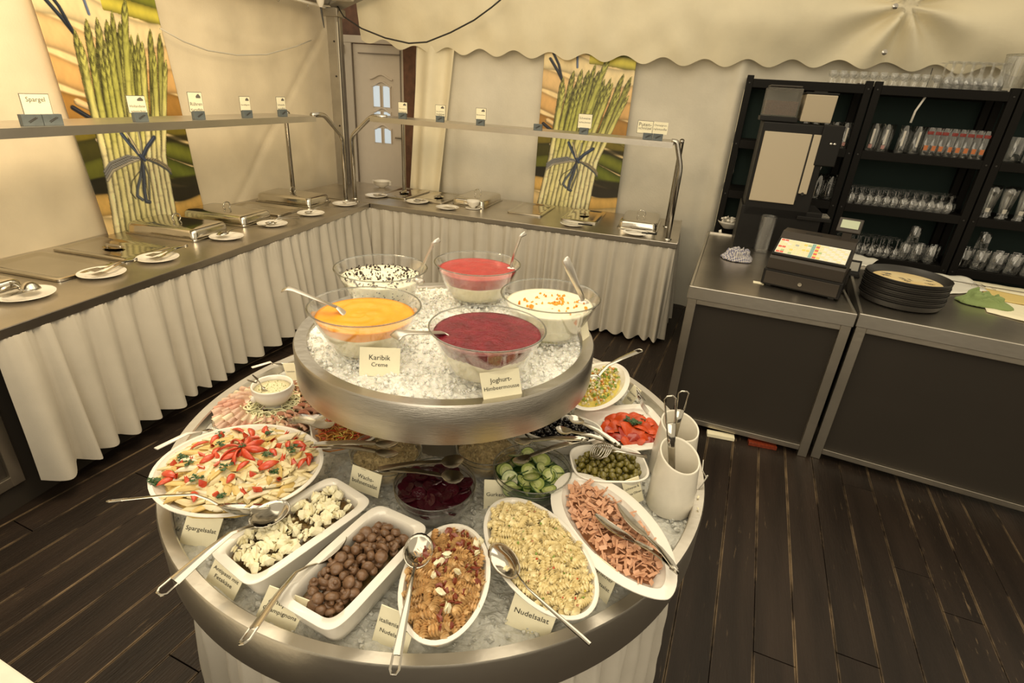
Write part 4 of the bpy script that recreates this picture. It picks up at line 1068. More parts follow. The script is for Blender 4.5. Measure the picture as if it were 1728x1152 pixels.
# piece meshes
def asp(L, r, mt, bent):
    pts = [(L*(k/5-.5), bent*(1-(2*k/5-1)**2)*L, 0) for k in range(6)]
    mb = MB().tube(pts, [r*.8, r, r, r, r, r*.8], 9, flat=(.55, 1.05))
    mb.v = [(x + (y*1.3 if abs(x) > L*.3 else 0), y, z) for x, y, z in mb.v]
    return mb.mesh('asparagus_piece', mt, smooth=.9)
ASP = [asp(random.uniform(.046, .060), random.uniform(.0088, .0112), m_, b_) for m_, b_ in (('asp_cream', .0), ('asp_white', .08), ('asp_yellow', .04), ('asp_cream', -.08), ('asp_white', .0), ('asp_yellow', .1), ('asp_cream', .05))]
def wedge(name, L, w, mt, bent=.25, fl=(.75, 1)):
    pts = [(L*(k/6-.5), 0, bent*L*(1-(2*k/6-1)**2)) for k in range(7)]
    return MB().tube(pts, [w*.12, w*.6, w*.9, w, w*.9, w*.6, w*.12], 7, flat=fl).mesh(name, mt, smooth='all')
TOM = [wedge('tomato_wedge', .042, .0085, 'tomato', .15, (.4, 1)), MB().chunk((0, 0, 0), .014, random.Random(8), n=4, sq=(1.3, .7, .35)).mesh('tomato_wedge', 'tomato'), MB().chunk((0, 0, 0), .013, random.Random(3), n=4, sq=(1.4, .8, .4)).mesh('tomato_wedge', 'tomato')]
def parsley_mesh(seed, s=.012):
    r = random.Random(seed); mb = MB()
    for k in range(11):
        a = r.random()*6.28; d = s*r.uniform(.1, 1.0); cx, cy, cz = d*math.cos(a), d*math.sin(a), r.uniform(0, s*.6); q = s*r.uniform(.35, .6); t = r.random()*6
        V = [(0, 0, .0)] + [(q*(1 if i % 2 else .55)*math.cos(t+i*PI/4), q*(1 if i % 2 else .55)*math.sin(t+i*PI/4), q*.3*r.uniform(-1, 1)) for i in range(8)]
        mb.add(V, [(0, 1+i, 1+(i+1) % 8) for i in range(8)], M=Matrix.Translation((cx, cy, cz)))
    return mb.mesh('parsley_sprig', 'parsley')
PAR = [parsley_mesh(k) for k in range(4)]
# --- asparagus salad
dc = (-.392, -.435); da, db, dz = .203, .184, .975
dish('salad_bowl', 'large white oval bowl holding the asparagus and tomato salad', dc, da, db, math.radians(10), dz, h=.095, foot=.45, flare=.75, rimw=.010)
s_ = thing('asparagus_salad', 'asparagus salad with tomato wedges and parsley in the large oval bowl', 'salad', (dc[0], dc[1], dz), math.radians(10))
r_ = random.Random(12); A, Bq = da-.022, db-.022
mound(s_, A+.004, Bq+.004, -.024, .030, 'asp_yellow', rough=.006)
hz = lambda x, y: -.014 + .034*(1-(x/A)**2-(y/Bq)**2)
sect = {}
pts = scatter(296, A-.010, Bq-.010, 2, r_, .0122)
for i, (x, y) in enumerate(pts):
    ang = (noise.noise(Vector((x*14, y*14, 4)))*3.2+.5) + r_.uniform(-.35, .35)
    put('asparagus_piece', ASP[(i*3+int(r_.random()*4)) % 7] if x > -.06 else ASP[r_.choice((0, 2, 2, 0, 5, 3, 1))], s_, x, y, hz(x, y)+r_.uniform(-.002, .008), r_.uniform(-.5, .5), r_.uniform(-.22, .22), ang, r_.uniform(.78, 1.08))
for i, (x, y) in enumerate(scatter(56, A-.012, Bq-.012, 2, r_, .019)):
    put('tomato_wedge', TOM[i % 3], s_, x, y, hz(x, y)+.012, r_.uniform(-.6, .6), r_.uniform(-.2, .2), r_.random()*6, r_.uniform(.9, 1.3))
for i, (x, y) in enumerate(((-.13, -.02), (-.10, -.045), (-.05, -.09), (.07, .01), (-.16, -.09), (-.10, .09), (.0, -.05), (.02, .115), (.11, -.04), (-.06, .03), (.11, .06), (.03, -.13))):
    put('parsley_sprig', PAR[i % 4], s_, x, y, hz(x, y)+.016, 0, 0, i*1.7, r_.uniform(.8, 1.2))
big = wedge('tomato_slice', .066, .0105, 'tomato', .18, (.35, 1))
for k in range(8):
    a = 2*PI*k/8+.2; put('tomato_slice', big, s_, .028*math.cos(a)+.005, .028*math.sin(a)+.015, .036, .9, .1, a+PI*.0, .95)
put('parsley_sprig', PAR[1], s_, .005, .015, .045, 0, 0, 1, .7)
# --- feta antipasti
def rect_dish(label, c4, z, h=.075):
    P4 = [at(*q, z) for q in c4]                 # far corner, right, near, left
    c = sum(P4, Vector())/4; L_ = ((P4[1]-P4[2]).length+(P4[0]-P4[3]).length)/2; W_ = ((P4[0]-P4[1]).length+(P4[3]-P4[2]).length)/2
    d = ((P4[1]+P4[0])-(P4[2]+P4[3])).normalized(); rz = math.atan2(d.y, d.x)
    dish('serving_dish', label, c, L_/2, W_/2, rz, z, n=7, h=h, foot=.86, rimw=.020, th=.004, flare=1.3)
    return c, L_/2, W_/2, rz
c, a, b_, rz = rect_dish('long white rectangular dish of feta antipasti', ((557, 798), (634, 848), (424, 992), (346, 930)), .958)
s_ = thing('feta_antipasti', 'crumbled feta over grilled vegetables in the rectangular dish', 'salad', (c.x, c.y, .958), rz)
A, Bq = a-.026, b_-.023; r_ = random.Random(4); mound(s_, A, Bq, -.022, .012, 'antipasti_dark', n=6, rough=.008)
FE = [MB().chunk((0, 0, 0), 1, random.Random(k+50), n=6, sq=(1, .85, .6)).mesh('feta_crumb', 'feta') for k in range(8)]
VG = [MB().chunk((0, 0, 0), 1, random.Random(k+80), n=6, sq=(1, .7, .5)).mesh('grilled_vegetable', 'antipasti_dark') for k in range(3)]
for x, y in scatter(70, A-.004, Bq-.004, 5, r_, .010): put('grilled_vegetable', r_.choice(VG), s_, x, y, -.010+r_.uniform(-.003, .004), r_.random()*6, r_.random()*6, r_.random()*6, r_.uniform(.007, .013))
for x, y in scatter(230, A-.004, Bq-.006, 5, r_, .0078):
    if noise.noise(Vector((x*32, y*32, 7))) > -.20: put('feta_crumb', r_.choice(FE), s_, x, y, -.003+r_.uniform(-.003, .007), r_.random()*6, r_.random()*6, r_.random()*6, r_.choice((.006, .009, .0125, .0165)))
# --- mushrooms
c, a, b_, rz = rect_dish('long white rectangular dish holding the cooked mushrooms', ((640, 845), (724, 891), (561, 1077), (456, 1004)), .962, h=.08)
g0 = thing('mushroom_sauce', 'brown mushroom juice in the bottom of the rectangular dish', 'sauce', (c.x, c.y, .962), rz)
A, Bq = a-.028, b_-.025; mound(g0, A, Bq, -.034, .010, 'antipasti_dark', n=6, rough=.003)
def mush(seed):
    r = random.Random(seed); f = r.uniform(.8, 1.1)
    return MB().lathe([(0, .0), (.0045, .0), (.005, .004), (.0045, .009), (.009, .0085), (.0125*f, .010), (.0135*f, .0135), (.012*f, .018), (.008, .0215), (0, .023)], 12, ax=1, ay=r.uniform(.85, 1)).mesh('mushroom', 'mushroom', smooth='all')
MU = [mush(k) for k in range(4)]; r_ = random.Random(21)
for lay, (N_, zz, sh) in enumerate(((85, -.024, 1), (70, -.012, .92))):
    for x, y in scatter(N_, A*sh-.010, Bq*sh-.010, 5, r_, .0172 if lay == 0 else .0195):
        bump = .016*max(0, 1-abs(x/A)**2)
        M = Matrix.Translation((c.x, c.y, .962+zz+bump)) @ Matrix.Rotation(rz, 4, 'Z') @ Matrix.Translation((x, y, 0)) @ Euler((r_.choice((r_.uniform(-.7, .7), PI+r_.uniform(-.8, .8), r_.uniform(-1.6, 1.6))), r_.uniform(-.7, .7), r_.random()*6)).to_matrix().to_4x4() @ Matrix.Scale(r_.uniform(.8, 1.12), 4) @ Matrix.Translation((0, 0, -.012))
        o = part('mushroom', MU[int(r_.random()*4)], M=M); tag(o, 'small brown cooked mushroom in the white rectangular dish', 'mushroom', 'cooked mushrooms in the rectangular dish')
# --- fusilli
def fus(L, R, mt, name, turns=2.3, n=15):
    rings = []
    for k in range(n+1):
        t = k/n; tw = turns*2*PI*t*.8; ring = []
        e = min(1, t*6+.5, (1-t)*6+.5)
        for i in range(6):
            a = tw+i*PI/3; rr_ = R*e*(1 if i % 2 == 0 else .40); ring.append((L*(t-.5), rr_*math.cos(a), rr_*math.sin(a)))
        rings.append(ring)
    return MB().loft(rings, cap0=True, cap1=True).mesh(name, mt, smooth=False)
FR = [fus(.046, .0102, 'pasta_red', 'pasta_spiral', 2.9, 30), fus(.038, .0095, 'pasta_red', 'pasta_spiral', 2.4, 26)]
FP = [fus(.036, .0085, 'pasta_pale', 'pasta_spiral', 2.5, 26), fus(.029, .0078, 'pasta_pale', 'pasta_spiral', 2.0, 22)]
def oval_salad(c, a, b_, rz, z, h, label_d, label_s, name, base, rimw=.010, foot=.62, fill=-.006):
    dish('salad_bowl', label_d, c, a, b_, rz, z, h=h, foot=foot, rimw=rimw, flare=.9)
    s = thing(name, label_s, 'salad', (c[0], c[1], z+fill), rz)
    return s
zi = .970
s_ = oval_salad((.222, -.599), .150, .090, math.radians(-80), zi, .095, 'white oval bowl of reddish spiral pasta nearest the camera', 'reddish spiral pasta salad with feta and dried tomato in the front oval bowl', 'italian_pasta_salad', 'pasta_red')
A, Bq = .138, .079; mound(s_, A+.002, Bq+.001, -.012, .018, 'pasta_red', rough=.006); r_ = random.Random(31)
hz = lambda x, y: -.006 + .020*(1-(x/A)**2-(y/Bq)**2)
for x, y in scatter(190, A-.010, Bq-.010, 2, r_, .0100):
    put('pasta_spiral', FR[r_.random() < .5], s_, x, y, hz(x, y)+r_.uniform(-.004, .008), r_.random()*6, r_.uniform(-.45, .45), r_.random()*6, r_.uniform(.82, 1.05))
DT = [MB().chunk((0, 0, 0), 1, random.Random(k+180), n=6, sq=(1, .7, .35)).mesh('dried_tomato_piece', 'dried_tomato') for k in range(3)]
for x, y in scatter(80, A-.012, Bq-.012, 2, r_, .010):
    if noise.noise(Vector((x*22, y*22, 2))) > -.12: put('dried_tomato_piece', r_.choice(DT), s_, x, y, hz(x, y)+.013, r_.uniform(-.4, .4), r_.uniform(-.4, .4), r_.random()*6, r_.uniform(.008, .014))
for x, y, q in ((-.085, .050, .014), (-.10, .058, .011), (-.035, -.005, .013), (-.015, -.012, .012), (.005, .025, .012), (.02, -.02, .011), (.055, .0, .012), (.085, .020, .014), (-.01, -.02, .010), (-.06, .055, .012)):
    put('feta_crumb', r_.choice(FE), s_, x, y, hz(x, y)+.017, r_.random(), r_.random(), r_.random()*6, q)
s_ = oval_salad((.386, -.466), .181, .103, math.radians(-49), .962, .090, 'white oval bowl of pale spiral pasta salad at the front right', 'pale creamy spiral pasta salad in the front right oval bowl', 'pasta_salad', 'pasta_pale')
A, Bq = .168, .091; mound(s_, A+.002, Bq+.001, -.010, .016, 'dressing_pale', rough=.006)
hz = lambda x, y: -.004 + .018*(1-(x/A)**2-(y/Bq)**2)
for x, y in scatter(280, A-.008, Bq-.008, 2, r_, .0100):
    put('pasta_spiral', FP[r_.random() < .5], s_, x, y, hz(x, y)+r_.uniform(-.003, .008), r_.random()*6, r_.uniform(-.5, .5), r_.random()*6, r_.uniform(.85, 1.15))
mb = MB()
for x, y in scatter(200, A-.006, Bq-.006, 2, r_, .0080):
    mb.add([(xx*r_.uniform(.9, 1.1), yy, zz) for xx, yy, zz in fus(.001, .001, 'pasta_pale', 'x').vertices[0:0]] or [], []) if False else mb.chunk((x, y, hz(x, y)+r_.uniform(-.002, .006)), r_.uniform(.003, .0052), r_, sq=(1.3, .8, .7))
o = mb.obj('ham_and_pea_bits', 'dressing_pale', s_, weld=False); o['kind'] = 'stuff'
BITS = [MB().chunk((0, 0, 0), 1, random.Random(k+280), n=5, sq=(1, .8, .7)).mesh('vegetable_bit', m_) for k, m_ in enumerate(('pea', 'tomato', 'corn', 'sausage'))]
for x, y in scatter(46, A-.012, Bq-.012, 2, r_, .012): put('vegetable_bit', BITS[r_.choice((0, 0, 0, 3, 3, 2, 1))], s_, x, y, hz(x, y)+.009, 0, 0, r_.random()*6, r_.uniform(.003, .0048))
# --- sausage salad on a leaf-shaped plate
def leaf(a, b_, z, N=56):
    out = []
    for k in range(N):
        t = 2*PI*k/N; c_, s2 = math.cos(t), math.sin(t)
        w = abs(s2)**1.25*1.06; out.append((a*math.copysign(abs(c_)**.92, c_), b_*math.copysign(w, s2)*(1-.10*c_), z))
    return out
cl, al, bl_, rzl = (.535, -.335), .212, .108, math.radians(-52)
dish('leaf_shaped_plate', 'white leaf-shaped plate holding the sliced sausage salad', cl, al, bl_, rzl, .955, h=.06, foot=.5, shape=leaf, rimw=.028, flare=.6, cat='plate')
s_ = thing('sausage_salad', 'sausage strip salad on the white leaf-shaped plate', 'salad', (cl[0], cl[1], .955), rzl)
A, Bq = .172, .076; mound(s_, A, Bq, -.016, .014, 'sausage_base', n=2, rough=.006)
SA = [MB().box((0, 0, 0), (l_, w_, .0022)).mesh('sausage_strip', 'sausage', bevel=.0005) for l_, w_ in ((.024, .007), (.014, .013), (.030, .004), (.017, .010))]
for lay in (0, 1):
    for x, y in scatter(175 if lay == 0 else 125, A-.005, Bq-.005, 2, r_, .0075):
        put('sausage_strip', r_.choice(SA), s_, x, y, -.006+.014*(1-(x/A)**2-(y/Bq)**2)+lay*.007+r_.uniform(-.002, .003), r_.uniform(-.7, .7), r_.uniform(-.7, .7), r_.random()*6, 1)
# --- olives
def olive(mt, hole):
    mb = MB().sphere((0, 0, 0), (.0105, .0082, .0082), 10, 7)
    if hole: mb.lathe([(0, 0), (.0026, 0)], 8, M=Matrix.Translation((.0102, 0, 0)) @ Matrix.Rotation(PI/2, 4, 'Y'), mi=1)
    return mb.mesh('green_olive' if hole else 'black_olive', [mt, 'olive_hole'] if hole else [mt], smooth='all', weld=False)
def olives(c, a, b_, rz, z, n, me, name, label, group, N_, d, seed, n2=2.6):
    r = random.Random(seed); k = 0
    for lay in range(3):
        for x, y in scatter(N_ if lay < 2 else N_//2, a*(1-.06*lay), b_*(1-.06*lay), n2, r, d):
            M = Matrix.Translation((c[0], c[1], z+.0115*lay)) @ Matrix.Rotation(rz, 4, 'Z') @ Matrix.Translation((x, y, r.uniform(-.001, .002))) @ Euler((r.random()*6, r.uniform(-.9, .5), r.random()*6)).to_matrix().to_4x4() @ Matrix.Scale(r.uniform(.9, 1.1), 4)
            tag(part(name, me, M=M), label, 'olive', group)
dish('salad_bowl', 'white rounded square bowl of green olives beside the crock', (.507, -.093), .106, .083, math.radians(17), .960, n=3.2, h=.075, foot=.6, rimw=.006)
gg_ = thing('olive_brine', 'brine in the bottom of the green olive bowl', 'brine', (.507, -.093, .96), math.radians(17)); mound(gg_, .088, .066, -.034, .01, 'olive_green', n=3)
olives((.507, -.095), .088, .066, math.radians(17), .937, 2.6, olive('olive_green', True), 'green_olive', 'pitted green olive in the white rounded square bowl', 'green olives in the white bowl', 46, .0158, 5)
dish('salad_bowl', 'white oval bowl of black olives half under the upper tier', (.352, .040), .125, .075, math.radians(12), .955, n=2.2, h=.07, foot=.6, rimw=.007)
gg_ = thing('olive_brine', 'dark brine in the bottom of the black olive bowl', 'brine', (.352, .04, .955), math.radians(12)); mound(gg_, .108, .060, -.030, .01, 'olive_black')
olives((.352, .040), .107, .060, math.radians(12), .933, 2, olive('olive_black', False), 'black_olive', 'black olive in the bowl half under the upper tier', 'black olives in the white bowl', 44, .0165, 6, 2)
# --- glass bowls
def gbowl(label, c, R, zt, h=.085):
    g = thing('glass_bowl', label, 'bowl', (c[0], c[1], zt-h))
    o = [(0, 0), (R*.5, 0), (R*.56, .004)] + [(R*.56+R*.44*math.sin(k/6*PI/2)**.9, .004+(h-.006)*(1-math.cos(k/6*PI/2))**.85) for k in range(1, 7)]
    i_ = [(r-.003, z+.001) for r, z in reversed(o[2:])] + [(R*.45, .006), (0, .006)]
    MB().lathe(o+[(R+.001, h), (R-.001, h+.0012)]+i_[0:], 56).obj('bowl_body', 'clear_glass', g, smooth='all')
    MB().lathe([(R+.0022*math.cos(t), h+.0016*math.sin(t)) for t in [k*PI/3 for k in range(6)]], 56, closed=True).obj('bowl_rim', 'rim_glass', g, smooth='all')
    MB().lathe([(R*.985+.0016*math.cos(t), h*.80+.0012*math.sin(t)) for t in [k*PI/3 for k in range(6)]], 56, closed=True).obj('bowl_groove', 'rim_glass', g, smooth='all')
    return g
def fillin(parent, R, h, zf, mt, name='salad_base', dome=.01, rough=.004, seed=0):
    pr = [(0, .008), (R*.5, .009)] + [(min(R*.56+R*.44*math.sin(k/6*PI/2)**.9, R)-.005, .006+(h-.006)*(1-math.cos(k/6*PI/2))**.85) for k in range(1, 7) if .006+(h-.006)*(1-math.cos(k/6*PI/2))**.85 < zf]
    rl = pr[-1][0]; n = 48; rings = [[(r*math.cos(2*PI*i/n), r*math.sin(2*PI*i/n), z) for i in range(n)] for r, z in pr[1:]]
    for k in range(0, 12):
        f = 1-k/12.5; rings.append([(rl*1.02*f*math.cos(2*PI*i/n), rl*1.02*f*math.sin(2*PI*i/n), zf+dome*(1-f*f)+rough*noise.noise(Vector((f*math.cos(2*PI*i/n)*6, f*math.sin(2*PI*i/n)*6, seed)))) for i in range(n)])
    o = MB().loft(rings, cap0=True, cap1=True).obj(name, mt, parent, smooth='all'); o['kind'] = 'stuff'; return rl
# beets
gbowl('glass bowl of beetroot slices in the middle of the lower ring', (.093, -.335), .101, .968)
s_ = thing('beetroot_salad', 'dark red crinkle-cut beetroot slices in the middle glass bowl', 'salad', (.093, -.335, .883)); fillin(s_, .101, .085, .055, 'beet_dark')
def disc(name, R, th, mts, crinkle=0, n=20, rimmi=1, inner=None):
    mb = MB(); K = 7; V = []
    rings = []
    for f in [k/K for k in range(K, 0, -1)]: rings.append([(R*f*math.cos(2*PI*i/n), R*f*math.sin(2*PI*i/n), th/2+crinkle*math.sin(R*f*math.sin(2*PI*i/n)*1500)) for i in range(n)])
    low = [(R*math.cos(2*PI*i/n), R*math.sin(2*PI*i/n), -th/2+crinkle*math.sin(R*math.sin(2*PI*i/n)*1500)) for i in range(n)]
    mb.loft([low, rings[0]], mi=rimmi, cap0=True)
    k1 = 1+int(K*.45)
    if inner is None: mb.loft(rings, mi=0, cap0=False, cap1=True)
    else: mb.loft(rings[:k1], mi=0, cap0=False); mb.loft(rings[k1-1:], mi=inner, cap0=False, cap1=True)
    return mb.mesh(name, mts, smooth=.6)
BE = disc('beetroot_slice', .021, .003, ['beet', 'beet_dark'], .0009, 26)
for lay in (0, 1, 2):
    for x, y in scatter(20, .082, .082, 2, r_, .020): put('beetroot_slice', BE, s_, x, y, .056+lay*.005+r_.uniform(0, .004), r_.uniform(-.5, .5), r_.uniform(-.5, .5), r_.random()*6, r_.uniform(.8, 1.1))
# cucumber
gbowl('glass bowl of sliced cucumber salad beside the green olives', (.312, -.190), .104, .965)
s_ = thing('cucumber_salad', 'cucumber slices in the glass bowl beside the green olives', 'salad', (.312, -.190, .880)); fillin(s_, .104, .085, .052, 'cuke_skin')
CU = disc('cucumber_slice', .021, .002, ['cuke_flesh', 'cuke_skin'], 0, 24, 1, 1 if False else None)
CU = [MB().lathe([(0, -.001), (.021, -.001)], 24, mi=0).lathe([(.021, -.001), (.0213, 0), (.021, .001)], 24, mi=1).lathe([(.021, .001), (.0195, .0012)], 24, mi=1).lathe([(.0195, .0012), (.012, .0013)], 24, mi=0).lathe([(.012, .0013), (0, .0014)], 24, mi=2).mesh('cucumber_slice', ['cuke_flesh', 'cuke_skin', 'cuke_core'])]
for lay in (0, 1, 2):
    for x, y in scatter(15, .084, .084, 2, r_, .024): put('cucumber_slice', CU[0], s_, x, y, .056+lay*.006+r_.uniform(0, .005), r_.uniform(-.8, .8), r_.uniform(-.8, .8), r_.random()*6, r_.uniform(.85, 1.2))
# wax bean salad, another pale one under the tier
for (c, R, z, lab1, lab2, nm) in (((-.088, -.240), .096, .960, 'glass bowl of wax bean salad at the Wachsbohnensalat card', 'chopped wax bean salad in the glass bowl by its card', 'bean_salad'), ((.165, -.115), .090, .950, 'glass bowl of pale salad hidden under the upper tier', 'pale chopped salad in the bowl under the upper tier', 'cabbage_salad')):
    gbowl(lab1, c, R, z, .08); s_ = thing(nm, lab2, 'salad', (c[0], c[1], z-.08)); fillin(s_, R, .08, .060, 'bean_salad', rough=.006)
    ch = [MB().chunk((0, 0, 0), 1, random.Random(k+380), n=5, sq=(1.4, .7, .5)).mesh('salad_piece', 'bean_salad') for k in range(3)]
    for x, y in scatter(120, R-.014, R-.014, 2, r_, .007): put('salad_piece', r_.choice(ch), s_, x, y, .066+r_.uniform(0, .005), r_.uniform(-.4, .4), r_.uniform(-.4, .4), r_.random()*6, r_.uniform(.003, .006))
# carrot salad in a small square bowl
cc = (-.255, -.180); dish('salad_bowl', 'small white square bowl of shredded carrot salad', cc, .088, .088, math.radians(38), .955, n=5, h=.06, foot=.5, rimw=.005)
s_ = thing('carrot_salad', 'shredded carrot salad in the small square bowl', 'salad', (cc[0], cc[1], .95), math.radians(38)); mound(s_, .074, .074, -.020, .012, 'carrot', n=4)
SH = [MB().tube([(-.012, 0, 0), (-.004, b2, .001), (.004, b2, .001), (.012, 0, 0)], .0016, 5).mesh('carrot_shred', m_, smooth='all') for b2, m_ in ((.003, 'carrot'), (-.004, 'corn'), (.0, 'carrot'), (.005, 'tomato'))]
for x, y in scatter(170, .066, .066, 4, r_, .006): put('carrot_shred', r_.choice(SH), s_, x, y, -.008+r_.uniform(0, .010), 0, r_.uniform(-.5, .5), r_.random()*6, r_.uniform(.8, 1.4))
# --- ham platter with sauce tureen
hc = at(462, 690, .895); hc.z = .872
g = thing('platter', 'large round platter under the sliced ham', 'plate', hc); MB().lathe([(0, .004), (.13, .004), (.175, .016), (.178, .016), (.13, .0), (0, .0)], 48).obj('plate_body', 'steel_lid', g, smooth='all')
s_ = thing('ham_platter', 'folded ham slices fanned around onion rings and a sauce tureen', 'ham', hc)
def hamm(mt):
    return MB().grid(8, 5, lambda u, v: (.058*(u-.5)*(1-.35*v), .045*(v-.5), .006*math.sin(u*9+v*2)+.010*math.sin(PI*v))).mesh('ham_slice', mt, smooth='all', weld=False)
HM = [hamm('ham'), hamm('ham_dark'), hamm('ham_fat')]
for lay, (R_, n_) in enumerate(((.150, 42), (.122, 34), (.098, 24))):
    for k in range(n_):
        a = 2*PI*k/n_+lay*.1; put('ham_slice', HM[(0, 0, 1, 0, 2, 0, 1)[(k*3+lay) % 7]], s_, R_*math.cos(a), R_*math.sin(a), .020+.009*lay+.004*(k % 2), .25+r_.uniform(-.2, .2), .75, a+PI/2+.5, r_.uniform(.75, 1))
ON = [MB().tube([(q*math.cos(t), q*math.sin(t), .002*math.sin(t*3)) for t in [k*L_/14 for k in range(15)]], .0022, 6).mesh('onion_ring', 'onion', smooth='all') for q, L_ in ((.020, 5.4), (.014, 5.8), (.026, 4.0))]
for k in range(120):
    a = r_.random()*6.28; R_ = r_.uniform(.050, .100); put('onion_ring', ON[k % 3], s_, R_*math.cos(a), R_*math.sin(a), .036+r_.uniform(0, .010), r_.uniform(-.4, .4), r_.uniform(-.4, .4), a, r_.uniform(.7, 1.1))
tp = at(464, 684, .905); tp.z = .904
g = thing('sauce_tureen', 'white porcelain sauce tureen on the ham platter', 'tureen', tp)
MB().lathe([(0, 0), (.028, 0), (.030, .006), (.026, .012), (.045, .024), (.060, .045), (.063, .065), (.060, .072), (.0635, .078), (.061, .081), (.057, .079), (.056, .066), (.045, .03), (0, .02)], 44).obj('tureen_body', 'porcelain', g, smooth='all')
for sx in (-1, 1):
    M = Matrix.Rotation(sx*PI/2-.5 if sx > 0 else -PI/2-.5, 4, 'Z'); MB().sphere((.062, 0, .048), (.010, .009, .012), 10, 7, M=M).obj('lion_knob', 'porcelain', g, smooth='all')
s2_ = thing('herb_sauce', 'creamy herb sauce filling the white tureen', 'sauce', tp+Vector((0, 0, .066)))
MB().lathe([(0, .002), (.03, .001), (.055, 0), (.05, -.01), (0, -.012)], 36).obj('sauce_surface', 'sauce', s2_, smooth='all')
hb = MB().chunk((0, 0, 0), 1, random.Random(5)).mesh('herb_fleck', 'pea')
for x, y in scatter(40, .048, .048, 2, r_, .006): put('herb_fleck', hb, s2_, x, y, .002, 0, 0, 0, r_.uniform(.0010, .002))
spoon('sauce_spoon', 'small dark spoon leaning out of the sauce tureen', tp+Vector((-.01, -.015, .068)), at(417, 641, 1.02), .04, .025, hw=.004, slot=False)
# --- red peppers on a square plate
pc = at(1062, 728, .905)
P4 = [at(979, 698, .93), at(1104, 684, .93), at(1150, 762, .93), at(1014, 752, .93)]; c = sum(P4, Vector())/4
rzp = math.radians(28)
dish('square_plate', 'white square plate with the red pepper slices', (c.x-.012, c.y+.01), .140, .125, rzp, .928, n=8, h=.035, foot=.6, rimw=.03, flare=.6, cat='plate')
s_ = thing('red_pepper_antipasti', 'roasted red pepper slices with parsley on the square plate', 'salad', (pc.x+.008, pc.y-.012, .908), rzp)
PE = [MB().grid(8, 8, lambda u, v, q=q: (.045*(v-.1)*(1), (u-.5)*.042*(.35+math.sin(PI*min(1, v*.9+.1))), .012*math.sin(PI*v)+.005*math.sin(u*7+q)+.006*(1-(2*u-1)**2))).mesh('pepper_slice', 'pepper_red' if q < 2 else 'pepper_dark', smooth='all', weld=False) for q in range(3)]
for lay, (R_, n_) in enumerate(((.046, 9), (.028, 7), (.008, 4))):
    for k in range(n_):
        a = 2*PI*k/n_+lay*.4+r_.uniform(-.15, .15); put('pepper_slice', PE[r_.choice((0, 1, 0, 1, 2))], s_, R_*1.15*math.cos(a), R_*.95*math.sin(a), .004+.010*lay+r_.uniform(0, .004), r_.uniform(-.2, .2), .12, a, r_.uniform(1.15, 1.45))
for x, y, q in ((-.012, .0, 1.5), (.004, -.010, 1.3), (.034, .012, 1.1)): put('parsley_sprig', PAR[2], s_, x, y, .043, 0, 0, x*50, q)
# --- mixed vegetable salad dish at the back right
dish('serving_dish', 'large white oval dish of diced vegetable salad at the back right', (.432, .352), .195, .098, math.radians(-102), .958, h=.07, foot=.55, rimw=.018, flare=.7)
s_ = thing('vegetable_salad', 'diced vegetable salad in the oval dish at the back right', 'salad', (.432, .352, .952), math.radians(-102)); A, Bq = .160, .068; mound(s_, A, Bq, -.014, .022, 'corn', rough=.006)
CB = [MB().box((0, 0, 0), (1, .8, .7)).mesh('vegetable_cube', m_, bevel=.1) for m_ in ('corn', 'pea', 'carrot', 'sauce', 'asp_cream')]
for lay in (0, 1):
    for x, y in scatter(145, A-.006, Bq-.006, 2, r_, .0078): put('vegetable_cube', CB[r_.choice((0, 1, 2, 3, 3, 4, 1, 4))], s_, x, y, -.002+.020*(1-(x/A)**2-(y/Bq)**2)+lay*.005, r_.random()*6, r_.random()*6, r_.random()*6, r_.uniform(.007, .011))

# ---------------------------------------------------------------- crocks with utensils
def crock(label, p, R=.066, H=.165, slant=.02, dirn=-.6):
    g = thing('utensil_crock', label, 'crock', p)
    n = 48; rings = []
    def zt(a): return H + slant*math.cos(a-dirn)
    for R_, t in ((R*.95, 0), (R, .03), (R*.97, .45), (R*.86, .97), (R*.855, 1), (R*.80, 1.0), (R*.79, .97), (R*.88, .3), (R*.86, .06)):
        rings.append([(R_*math.cos(2*PI*i/n), R_*math.sin(2*PI*i/n), zt(2*PI*i/n)*t) for i in range(n)])
    MB().loft(rings, cap0=True, cap1=True).obj('crock_body', 'porcelain_matt', g, smooth='all')
    return g
k1 = at(1128, 852, .868); k2 = at(1148, 716, 1.035); k2.z = .868
crock('white slant-topped utensil crock at the front right of the ice ring', k1, .062, .168, .022, PI*.70)
crock('white slant-topped utensil crock standing behind the front one', k2, .064, .165, .018, PI*.70)
def clear_handle(label, a, b_, w=.014):
    a, b_ = Vector(a), Vector(b_); g = thing('spoon_handle', label, 'spoon'); d = b_-a; Ln = d.length
    g.matrix_world = frame(a, d, Vector((-FW.x, -FW.y, 0)))
    MB().tube([(0, 0, 0), (Ln*.5, 0, 0), (Ln*.72, 0, 0)], [w*.5, w*.7, w*.9], 8, flat=(.3, 1)).tube([(Ln*.72, -w*.8, 0), (Ln*.97, -w, 0), (Ln, -w*.5, 0), (Ln, w*.5, 0), (Ln*.97, w, 0), (Ln*.72, w*.8, 0)], .0024, 6).obj('handle', 'steel_mirror', g, smooth='all')
    MB().sphere((-.02, 0, 0), (.035, .022, .006), 10, 6).obj('spoon_bowl', 'steel_mirror', g, smooth='all')
clear_handle('shiny slotted handle rising from the front crock', k1+Vector((.0, .0, .06)), onv(1131, 668, k1, (FW.x, FW.y)))
clear_handle('shiny slotted handle rising from the rear crock', k2+Vector((-.01, .0, .06)), onv(1155, 660, k2, (FW.x, FW.y)))
